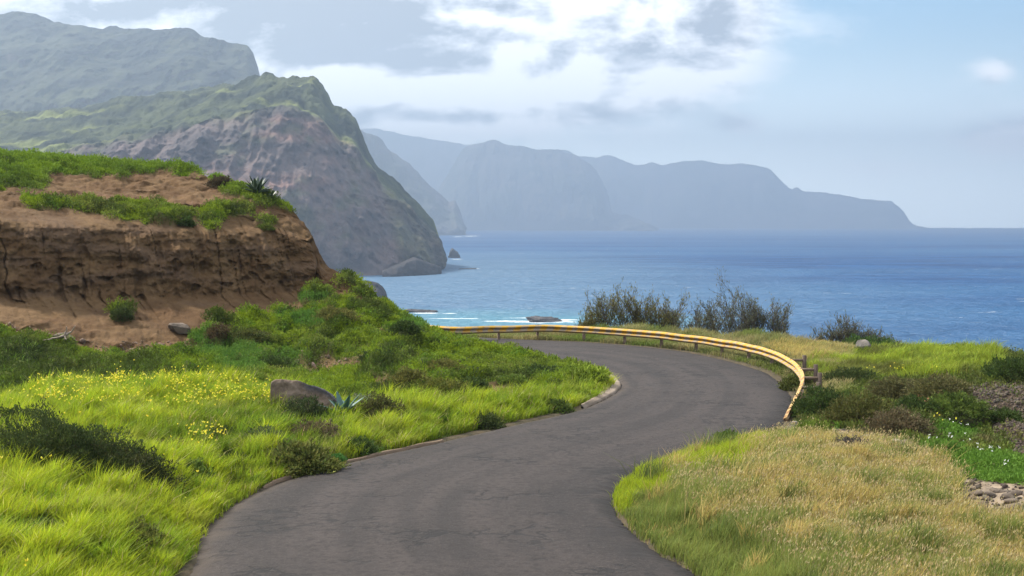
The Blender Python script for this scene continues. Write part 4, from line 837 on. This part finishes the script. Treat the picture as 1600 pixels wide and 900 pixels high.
# ------------------------------------------------------------------ stones
ICO = None
def ico(level):
    import bmesh
    bm = bmesh.new(); bmesh.ops.create_icosphere(bm, subdivisions=level, radius=1); V = np.array([v.co[:] for v in bm.verts]); T = np.array([[v.index for v in f.verts] for f in bm.faces]); bm.free(); return V, T
ICOM = ico(2)
ICO1, ICO2, ICO5 = ico(1), ico(4), ico(5)
def rock_shape(I, r, seed, rough=.16, cut=11, fine=.09):
    V, T = I; V = V.copy(); rg = np.random.default_rng(seed)
    for k in range(cut):
        d = rg.normal(0, 1, 3); d /= np.linalg.norm(d); lim = rg.uniform(.42, .72); e = V @ d; V -= np.maximum(e - lim, 0)[:, None] * d
    V *= (1 + rough * fbm(V[:, 0] * 1.3, V[:, 1] * 1.3, V[:, 2] * 1.3, s=seed) + fine * fbm(V[:, 0] * 6, V[:, 1] * 6, V[:, 2] * 6, s=seed + 3, o=4))[:, None]
    return V * np.asarray(r), T
def rock(name, P, r, label, cat, seed, c1=(.2, .17, .145), c2=(.3, .26, .22), rot=0, group=None, sink=.25, I=None, fine=.1, tilt=0, mat=None):
    V, T = rock_shape(I or ICO2, r, seed, fine=fine); V[:, 2] += r[2] * (1 - 2 * sink)
    ct, st = math.cos(tilt), math.sin(tilt); V = np.stack([V[:, 0] * ct + V[:, 2] * st, V[:, 1], -V[:, 0] * st + V[:, 2] * ct], 1)
    c, s = math.cos(rot), math.sin(rot); V = V @ np.array([[c, s, 0], [-s, c, 0], [0, 0, 1]])
    W_ = V + np.asarray(P); tc_ = mix(c1, c2, ss(-.3, .3, fbm(V[:, 0] / max(r) * 2, V[:, 1] / max(r) * 2, V[:, 2] / max(r) * 2, s=seed + 9)))
    o = mesh(name, V, [T], mat or M_rock, tint=tc_, smooth=len(V) > 100); o.location = [float(v) for v in P]; return tag(o, label, cat, group)
# ---- the tilted slab beside the road
bp = pick(485, 652); nx_, ny_ = 130, 64
xs = np.linspace(-.80, .92, nx_); top = np.interp(xs, [-.80, -.785, -.68, -.45, -.2, .0, .14, .3, .42, .55, .66, .8, .92], [-.1, .60, .68, .665, .63, .54, .51, .44, .37, .22, .1, -.2, -.5])
vv = np.linspace(0, 1, ny_); XX = np.broadcast_to(xs[:, None], (nx_, ny_)); VV = np.broadcast_to(vv[None], XX.shape); TP = np.broadcast_to(top[:, None], XX.shape)
fr_ = np.clip(VV / .62, 0, 1); bk = np.clip((VV - .62) / .38, 0, 1)
ZZ = np.where(VV < .62, -.55 + (TP + .55) * fr_, TP - .10 * bk - 1.1 * np.maximum(bk - .75, 0) * 4); YY = np.where(VV < .62, -.38 + .26 * fr_, -.12 + .55 * bk)
nn_ = fbm(XX * 2.2, YY * 2.2 + ZZ, ZZ * 2.2, s=78, o=5); n9 = fbm(XX * 9, YY * 9, ZZ * 9, s=79, o=4)
V = np.stack([XX + .05 * nn_, YY - .10 * nn_ - .03 * n9, ZZ + .05 * nn_ + .02 * n9], -1)
tc_ = mix((.135, .098, .07), (.20, .148, .11), ss(-.35, .35, nn_ + .6 * n9)); dark_ = np.clip(ss(.60, .66, VV + .04 * nn_) + ss(.50, .6, VV + .1 * nn_) * ss(-.25, 0, XX), 0, 1) * ss(-.5, -.1, XX)
tc_ = mix(tc_, (.06, .06, .066), dark_ * .9); lich = ss(.2, .9, 1 - np.hypot((XX - .50) / .15, (ZZ - .02) / .11)); tc_ = mix(tc_, (.42, .2, .04), lich * .7)
o = mesh('boulder', V.reshape(-1, 3), [gridfaces(nx_, ny_)], M_rock, tint=tc_.reshape(-1, 3)); o.location = [float(bp[0]), float(bp[1]), float(bp[2]) + .17]; o.scale = (1.0, .95, .95)
tag(o, 'big tilted brown slab with dark top edge and orange lichen beside the agave', 'boulder')
STN = [(265, 612, .16, 'small pale grey stone lying in the flowering grass ridge', 'stone'), (281, 519, .30, 'brown-grey rock lodged in the bare soil slope of the bank', 'rock'), (97, 537, .34, 'dark brown rock under the dead root on the soil slope', 'rock'),
       (1348, 549, .30, 'grey boulder standing by the green bush at the plateau edge', 'boulder'), (700, 655, .0, '', ''), (983, 733, .09, 'small dark stone on the asphalt edge at the lime green grass', 'stone'),
       (1242, 673, .17, 'pale stone beside the low end of the yellow guardrail', 'stone'), (1352, 688, .13, 'pale flat stone at the top of the straw grass, near the green cover', 'stone'),
       (1400, 703, .24, 'broad beige rock on the dirt strip behind the straw grass', 'rock'), (1505, 577, .14, 'pale round stone beside the orange-brown earth scrape', 'stone'), (157, 714, .17, 'brown stone showing at the foot of the big dark bush', 'stone'), (591, 518, .1, 'small brown stone on the green slope of the bank', 'stone')]
for i, (a, b_, r, lab, cat) in enumerate(STN):
    if r <= 0: continue
    q = pick(a, b_); rock('stone' if cat != 'boulder' else 'boulder', q, (r * 1.25, r * .9, r * .8), lab, cat, 400 + i * 7, (.19, .165, .135) if 'pale' in lab or 'beige' in lab else ((.085, .066, .05) if a < 1200 else (.10, .09, .08)), (.31, .27, .22) if 'pale' in lab or 'beige' in lab else ((.15, .118, .09) if a < 1200 else (.17, .15, .13)), rot=RNG.uniform(0, 3))
# stone heap, terracotta rubble, gravel on the gully side
for i in range(34):
    a, b_ = 1490 + 120 * RNG.random(), 762 + 40 * RNG.random(); q = pick(a, b_); r = RNG.uniform(.05, .13)
    rock('rubble_stone', q, (r * 1.3, r, r * .75), 'brownish-grey stone lying loose in the low heap at the right edge of the straw grass', 'stone', 600 + i, (.075, .058, .045), (.15, .118, .09), rot=RNG.uniform(0, 3), group='stones of the heap beside the straw grass', I=ICOM, sink=.5)
for i in range(30):
    a = RNG.normal(0, 1); q = pick(1449 + 9 * a + RNG.normal(0, 6), 636 + 9 * a + RNG.normal(0, 5)); b = MB(); s_ = RNG.uniform(.10, .2)
    an_ = RNG.uniform(-.7, .7, 3); R_ = np.array(__import__('mathutils').Euler(an_).to_matrix())
    b.box((0, 0, .05), (s_ * 1.3, s_ * .8, s_ * .3), R_, .01, mix((.20, .075, .045), (.28, .13, .08), RNG.random()))
    o = b.build('broken_brick', M_rock, smooth=False); o.location = [float(v) for v in q]; tag(o, 'broken piece of reddish terracotta in the small heap among green cover', 'brick', 'broken terracotta pieces in the green cover')
def gravel(name, P, r0, r1, ca, cb_):
    n = len(P); V, T = ICO1; r = RNG.uniform(r0, r1, n) * RNG.uniform(.5, 1.5, n)
    A = V[None] * (r[:, None, None] * RNG.uniform(.55, 1.3, (n, 1, 3))) * (1 + .25 * RNG.normal(0, 1, (n, len(V), 1))) + P[:, None]
    c = np.repeat(vary(n, ca, cb_, RNG.random(n), .15)[:, None], len(V), 1)
    return tag(mesh(name, A.reshape(-1, 3), [(np.arange(n)[:, None, None] * len(V) + T[None]).reshape(-1, 3)], M_rock, tint=c.reshape(-1, 3), smooth=False), kind='stuff')
gz = inpoly(gjx, gjy, P_GRAVEL) * 330.0 * (GY < 38) + (inpoly(gjx, gjy, P_STONY) * 90.0 + inpoly(gjx, gjy, P_PATH) * 45.) * (GY > 18) * (GY < 32)
pts, _ = scatter(GP, gz); gravel('gravel', pts, .012, .045, (.035, .027, .021), (.10, .076, .056))
sl = (1 - gs) * (FVV > 4.6) * (FVV < 7.3) * (HPX > -60) * (HPX < 580); pts, _ = scatter(HP, sl * 70 + (1 - gs) * (FVV < 5) * (FVV > .6) * 20 * (HPX > 0)); gravel('gravel', pts, .010, .05, (.085, .055, .036), (.22, .155, .11))
pts, _ = scatter(HP, (HRD > .0) * (HRD < .45) * (HPX > 150) * (HPX < 960) * 90 * ss(-.1, .2, fbm(HX * .6, HYd * .6, s=199))); gravel('gravel', pts, .006, .016, (.13, .10, .08), (.3, .24, .18))
# ------------------------------------------------------------------ shrubs
def stems(b, P, n, h, spread, r0, c, rg, levels=2, lean=(0, 0)):
    """upright branching stems; returns twig points and directions"""
    tips, dirs = [], []
    def grow(p, d, L, r, lev):
        k = 6; pts_ = [p]; dd = d.copy()
        for i in range(k):
            dd = dd + rg.normal(0, .10, 3) + np.array([0, 0, .05]); dd /= np.linalg.norm(dd); pts_.append(pts_[-1] + dd * L / k)
            if lev > 0 and i >= 1:
                for _ in range(rg.integers(1, 3)):
                    e = dd + rg.normal(0, .42, 3); e[2] = abs(e[2]) * .8 + .2; e /= np.linalg.norm(e); grow(pts_[-1], e, L * rg.uniform(.35, .6), r * .55, lev - 1)
            if lev == 0 or i > 2: tips.append(pts_[-1]); dirs.append(dd.copy())
        b.tube(pts_, np.linspace(r, r * .35, k + 1), 4 if lev == 0 else 5, c)
    for i in range(n):
        a = rg.uniform(0, 2 * math.pi); s = spread * rg.random() ** .5
        d = np.array([math.cos(a) * s + lean[0], math.sin(a) * s * .7 + lean[1], 1.0]); d /= np.linalg.norm(d)
        grow(np.asarray(P) + np.array([math.cos(a) * .02, math.sin(a) * .02, -.1]), d, h * rg.uniform(.6, 1.0), r0 * rg.uniform(.7, 1.1), levels)
    return np.array(tips), np.array(dirs)
def tall_shrub(px0, px1, ybase, ytop, D, label, seed, dens, cl, clumps, group='bare twiggy shrubs on the seaward edge'):
    rg = np.random.default_rng(seed); a = at((px0 + px1) / 2, ybase, D); hgt = at(0, ytop, D)[2] - a[2]; half = (px1 - px0) / 2 / F * D
    t_ = thing('coastal_shrub', a, label, 'shrub', group); b = MB(); lf = Stuff()
    for (u, hh_) in clumps:
        q = a + np.array([u * half, rg.uniform(-.5, .5), -.15])
        b.tube([a + np.array([0, 0, -.2]), (a + q) / 2 + np.array([0, 0, -.22]), q + np.array([0, 0, -.12])], [.05, .04, .03], 5, (.085, .07, .06)); tp_, dr_ = stems(b, q, 4, hgt * hh_ * .82, .42, .024, (.085, .07, .06), rg, 2, (.06 * u, 0))
        k = rg.integers(0, len(tp_), int(dens)); k = k[rg.random(len(k)) < .9]
        P = tp_[k] + rg.normal(0, .05, (len(k), 3)); colr = vary(len(k), cl[0], cl[1], rg.random(len(k)), .2)
        r_ = leaves(P, dr_[k] + np.array([0, 0, .4]), .12, .026, colr, .38); lf.add(r_[0], r_[1], None, r_[2])
    b.build('stem', M_bark, t_)
    lf.V = [v - np.array(t_.location) for v in lf.V]; lf.build('foliage', M_leaf, parent=t_)
GRY = ((.075, .08, .05), (.15, .15, .09)); OLI = ((.09, .09, .03), (.19, .17, .05))
tall_shrub(895, 1062, 540, 449, 57.5, 'wide olive-brown twiggy shrub behind the middle of the yellow guardrail', 31, 1426, OLI, [(-.85, .55), (-.6, .72), (-.4, .85), (-.15, .98), (.1, .95), (.3, .88), (.5, .86), (.7, .85), (.9, .72)])
tall_shrub(1066, 1222, 548, 432, 53.5, 'tallest grey twiggy shrub with one high spire behind the guardrail', 32, 988, GRY, [(-.9, .6), (-.6, .58), (-.32, .7), (-.1, 1.0), (.05, .85), (.25, .74), (.5, .72), (.72, .6), (.92, .66)])
tall_shrub(1284, 1350, 552, 490, 50.5, 'grey bare shrub behind the green bush and grey boulder', 33, 690, GRY, [(-.8, .72), (-.35, .86), (.1, .98), (.5, .8), (.85, .66)])
tall_shrub(1350, 1396, 556, 505, 50.0, 'small upright grey shrub at the seaward side of the grey boulder', 34, 598, GRY, [(-.6, .75), (0, .8), (.35, .9), (.8, .66)])
def bush(px, py, rx, rz, label, c1, c2, n, seed, D=None, ry=None, leaf=.075, flat=.0, group=None, cat='bush', tilt=0.0, name='bush'):
    """leaf-by-leaf bush on a few stems: clumps of leaves over an uneven dome"""
    rg = np.random.default_rng(seed); q = px; ry = ry or rx * .8; t_ = thing(name, q, label, cat, group)
    b = MB(); tp_, _ = stems(b, q, 9, rz * .8, rx / rz * .55, .012 + .01 * rz, (.07, .055, .04), rg, 1); b.build('stem', M_bark, t_)
    d = rg.normal(0, 1, (n, 3)); d[:, 2] = np.abs(d[:, 2]) * 1.1; d /= np.linalg.norm(d, axis=1, keepdims=True)
    lm_ = 1 + .55 * fbm(d[:, 0] * 2.4 + seed, d[:, 1] * 2.4, d[:, 2] * 2.4, s=seed, o=3) + .3 * noise(d[:, 0] * 6, d[:, 1] * 6, d[:, 2] * 6, s=seed + 1)
    rad = lm_ * (1 - .45 * rg.random(n) ** 2.2); P = d * rad[:, None] * np.array([rx, ry, rz]) + np.array([0, 0, -.04]); P[:, 2] -= tilt * P[:, 0]
    c = vary(n, c1, c2, .5 + 1.3 * fbm(d[:, 0] * 3, d[:, 1] * 3, d[:, 2] * 3, s=seed + 4), .2)
    r_ = leaves(P, d * .8 + np.array([0, 0, .35]), leaf, leaf * .34, c, .55); lf = Stuff(); lf.add(r_[0], r_[1], None, r_[2]); lf.build('foliage', M_leaf, parent=t_)
    return t_
for i, (a, b_, rx, rz_, lab, c1, c2, n, lf_, ry_) in enumerate(BUSH):
    bush(BPOS[i], 0, rx * 1.12, rz_ * 1.22, lab, c1, c2, int(n * 1.25), 900 + i * 5, ry=ry_ * 1.12, leaf=lf_, tilt=.22 if i == 0 else (.25 if i == 1 else 0))
# ------------------------------------------------------------------ agaves
def agave(P, R, n, label, seed, c1, c2, upright=.6):
    rg = np.random.default_rng(seed); t_ = thing('agave', P, label, 'agave')
    for i in range(n):
        a = i * 2.4 + rg.normal(0, .15); e = np.interp(i / n, [0, 1], [.25, 1.35]) * upright + (1 - upright) * .5 + rg.normal(0, .06); L = R * rg.uniform(.8, 1.1); k = 8; s = np.linspace(0, 1, k)
        wd = L * .135 * np.interp(s, [0, .12, .45, .8, 1], [.75, .8, 1, .5, .03]); ang = e - .35 * s * (1 - e / 1.7); hx = np.concatenate([[0], np.cumsum(np.cos(ang[1:]) * L / (k - 1))]) + .04 * R; hz_ = np.concatenate([[0], np.cumsum(np.sin(ang[1:]) * L / (k - 1))])
        V = []
        for j in range(k):
            for (u, dz) in ((-1, .32), (-.5, .06), (0, 0), (.5, .06), (1, .32), (.5, -.12), (0, -.22), (-.5, -.12)):
                x0, y0, z0 = hx[j], u * wd[j], dz * wd[j]; V.append((x0 * math.cos(a) - y0 * math.sin(a), x0 * math.sin(a) + y0 * math.cos(a), hz_[j] + z0))
        Q = [[j * 8 + m_, j * 8 + (m_ + 1) % 8, (j + 1) * 8 + (m_ + 1) % 8, (j + 1) * 8 + m_] for j in range(k - 1) for m_ in range(8)]
        cl_ = mix(c1, c2, rg.random()); C = np.tile(cl_, (len(V), 1)); C[[j * 8 for j in range(k)]] *= 1.5; C[[j * 8 + 4 for j in range(k)]] *= 1.5
        mesh('leaf', V, [np.array(Q)], M_agave, t_, C)
    return t_
AG1, AG2 = (.04, .095, .08), (.075, .15, .12)
agave(pick(536, 646) + np.array([0, -.1, .05]), .52, 15, 'blue-green agave with broad leaves beside the tilted brown slab', 51, AG1, AG2, .75)
agave(pick(402, 303) + np.array([0, 0, .02]), .62, 22, 'spiky dark agave on the skyline of the earth bank', 52, (.03, .055, .03), (.06, .085, .045), .95)
agave(pick(425, 310) + np.array([0, 0, .0]), .34, 14, 'smaller spiky agave just downhill of the skyline agave', 53, (.03, .055, .03), (.06, .085, .045), .8)
# dead root on the soil
q = pick(104, 530); rg = np.random.default_rng(5); b = MB()
for (dx, dz, L) in ((-.55, -.08, 1), (.35, .35, 1), (.3, -.05, .6), (.1, .45, .5), (-.3, .12, .5)):
    pts_ = [np.array([0, -.12, .08])]
    for k in range(6): pts_.append(pts_[-1] + np.array([dx * L / 6, -.03, dz * L / 6]) + rg.normal(0, .018, 3))
    b.tube(pts_, np.linspace(.035, .008, 7), 6, (.3, .24, .19))
o = b.build('dead_root', M_bark); o.location = [float(v) for v in q]; tag(o, 'forked pale dead root lying on the bare soil slope', 'root')
# ------------------------------------------------------------------ guardrail
TOPZ = .52
kp = [np.array([-13, 60.5, TOPZ]), np.array([-7, 56.0, TOPZ])]
for (a, b_, z) in [(690, 509.5, .52), (780, 508.5, .52), (860, 507.5, .52), (940, 511.5, .52), (1000, 515.5, .53), (1050, 520.5, .53), (1100, 526, .53), (1150, 533.5, .54), (1200, 545, .54), (1236, 561, .54), (1253, 577, .52), (1257, 592, .47), (1250, 613, .36), (1239, 634, .2), (1231, 652, .07)]:
    kp.append(atg(a, b_, z))
RAIL = resample(np.array(kp), .08); rl = np.concatenate([[0], np.cumsum(np.linalg.norm(np.diff(RAIL, axis=0), axis=1))])
T_ = np.gradient(RAIL, axis=0); T_[:, 2] = 0; T_ /= np.linalg.norm(T_, axis=1, keepdims=True); Nr = np.stack([T_[:, 1], -T_[:, 0], 0 * T_[:, 0]], 1)   # towards the road
endf = ss(rl[-1] - 9.0, rl[-1], rl)
t_ = thing('guardrail', RAIL[len(RAIL) // 2] - np.array([0, 0, TOPZ]), 'long curved guardrail with yellow blocks on a pale beam round the outside of the bend', 'guardrail')
wp = [(.0, 0), (.012, -.018), (.06, -.045), (.075, -.075), (.06, -.105), (.005, -.135), (-.005, -.155), (.005, -.175), (.06, -.205), (.075, -.235), (.06, -.265), (.012, -.292), (.0, -.31)]
wp = [(a, z * .85) for a, z in wp]; full = wp + [(a - .006, z) for a, z in wp[::-1]]
V, UVr = [], []
for i in range(len(RAIL)):
    bend = .02 * float(noise(rl[i] * .6, 3, s=3)); 
    lap = .012 * (((rl[i] + 1.1) % 3.2) < .34)
    for (a, z) in full:
        V.append(RAIL[i] + Nr[i] * (a * 1.1 + .02 * endf[i] + (lap if a > -.004 else 0)) + np.array([0, 0, z * (1 - .15 * endf[i]) + bend])); UVr.append((rl[i], -z / .2635, endf[i]))
m, t, p, o = newmat('striped_rail'); A = t.attr('along', 'Vector'); P = t.pos(); sp = t.new('ShaderNodeSeparateXYZ'); t.put(sp.inputs[0], A)
wob_ = t.m('MULTIPLY', t.m('SUBTRACT', t.noise(P, 2.2, 3), .5), .35)
fr = t.m('FRACT', t.m('ADD', t.m('ADD', t.m('DIVIDE', sp.outputs[0], .5), t.m('MULTIPLY', sp.outputs[1], .28)), wob_))
blk = t.m('MULTIPLY', t.m('SUBTRACT', 1.0, t.m('MULTIPLY', sp.outputs[2], .8)), t.m('MULTIPLY', t.ramp(fr, .42, .48), t.m('SUBTRACT', 1.0, t.ramp(fr, .93, .98))))
n_ = t.noise(P, 9, 6, .7)
pale = t.mix(t.ramp(n_, .3, .7), (.24, .19, .14), (.36, .30, .23)); yel = t.mix(t.ramp(n_, .3, .7), (.42, .225, .018), (.52, .31, .04))
c = t.mix(blk, pale, yel); lipc = t.m('SUBTRACT', 1.0, t.ramp(sp.outputs[1], .1, .3)); c = t.mix(t.m('MULTIPLY', lipc, .55), c, (.46, .29, .075))
bot = t.m('MULTIPLY', t.ramp(sp.outputs[1], .55, .8), .6); c = t.mix(bot, c, (.42, .30, .18))
rust = t.ramp(t.m('ADD', t.noise(P, 4.5, 6, .72), t.m('MULTIPLY', sp.outputs[2], .10)), .57, .66); c = t.mix(t.m('MULTIPLY', rust, .9), c, (.16, .07, .03))
t.put(p.inputs['Base Color'], c); p.inputs['Roughness'].default_value = .9; p.inputs['Specular IOR Level'].default_value = .2; t.put(p.inputs['Normal'], t.bump(n_, .006))
nf = len(full); V = np.array(V); i = np.arange(len(RAIL) - 1)[:, None] * nf; j = np.arange(nf)[None]; Q = np.stack([i + j, i + (j + 1) % nf, i + nf + (j + 1) % nf, i + nf + j], -1).reshape(-1, 4)
e = len(V) - nf; caps_ = [[0, k + 1, k] for k in range(1, nf - 1)] + [[e, e + k, e + k + 1] for k in range(1, nf - 1)]
rb = mesh('rail_beam', V - np.array(t_.location), [Q, np.array(caps_)], m, t_, uv=np.array(UVr), smooth=False)
rx_, _ = proj(RAIL); half = int(np.argmax(rx_))
POST = [(690, 0), (722, 0), (780, 0), (839, 0), (911, 0), (972, 0), (1030, 0), (1084, 0), (1125, 0), (1165, 0), (1201, 0), (1236, 0), (1252, 0)]
idx = [int(np.argmin(np.abs(rx_[:half] - a))) for a, _ in POST]
s_end = rl[idx[-1]]
ss_ = list(np.arange(s_end + 1.6, rl[-1] - 1.0, 1.45)); idx += [int(np.argmin(np.abs(rl - s_))) for s_ in ss_]
for kk, i in enumerate(idx):
    q = RAIL[i]; big = kk >= len(POST) - 2; ax = np.array([T_[i], -Nr[i], (0, 0, 1)]); htop = q[2] + (.10 if big else -.02)
    offp = -.36 if big else -.10; c0 = q + Nr[i] * offp; zb_ = -1.1 if kk < 6 else -.35; hgt = htop - zb_; b = MB()
    b.box((c0[0], c0[1], zb_ + hgt / 2), ((.10, .10, hgt) if big else (.09, .09, hgt)), ax, .012, (.085, .06, .045) if big else (.13, .09, .065)); b.build('post', M_wood, t_, smooth=False)
    if big:
        for dz in ((-.07,) if q[2] < .3 else (-.03, -.26)):
            b = MB(); c1_ = q + Nr[i] * (offp / 2); b.box((c1_[0], c1_[1], q[2] + dz), (.09, abs(offp) + .06, .06), ax, .01, (.15, .105, .07)); b.build('spacer_block', M_wood, t_, smooth=False)
# ------------------------------------------------------------------ rocks in the sea
def srock(name, px, py, r, label, seed, D=None, tilt=0):
    if D is None: D = (EYE - SEA0) * F / (py - HOR)
    q = at(px, py, D); q[2] = sea_z(D); rock(name, q, r, label, 'sea rock', seed, (.045, .04, .04), (.085, .075, .07), I=ICO5, fine=.25, sink=.42, tilt=tilt, mat=M_rock)
srock('sea_stack', 712, 403, (6.2, 6, 9.5), 'tall pointed dark sea stack off the headland tip', 701, tilt=-.12)
srock('sea_rock', 703, 402.5, (2.6, 2.6, 2.2), 'small low rock standing close beside the tall sea stack', 702)
srock('sea_rock', 734, 420.5, (8, 4, .7), 'flat dark rock barely above the water nearer than the sea stack', 703)
srock('sea_rock', 656, 488, (7.0, 3.5, 1.3), 'low dark reef rock with foam beside the green slope', 704)
srock('sea_rock', 845, 503, (8.5, 5, 1.7), 'broad grey rock in white surf just above the guardrail', 705)
srock('sea_rock', 875, 517, (10, 4, 1.6), 'dark wet rock showing beneath the guardrail beside the wide twiggy shrub', 706)
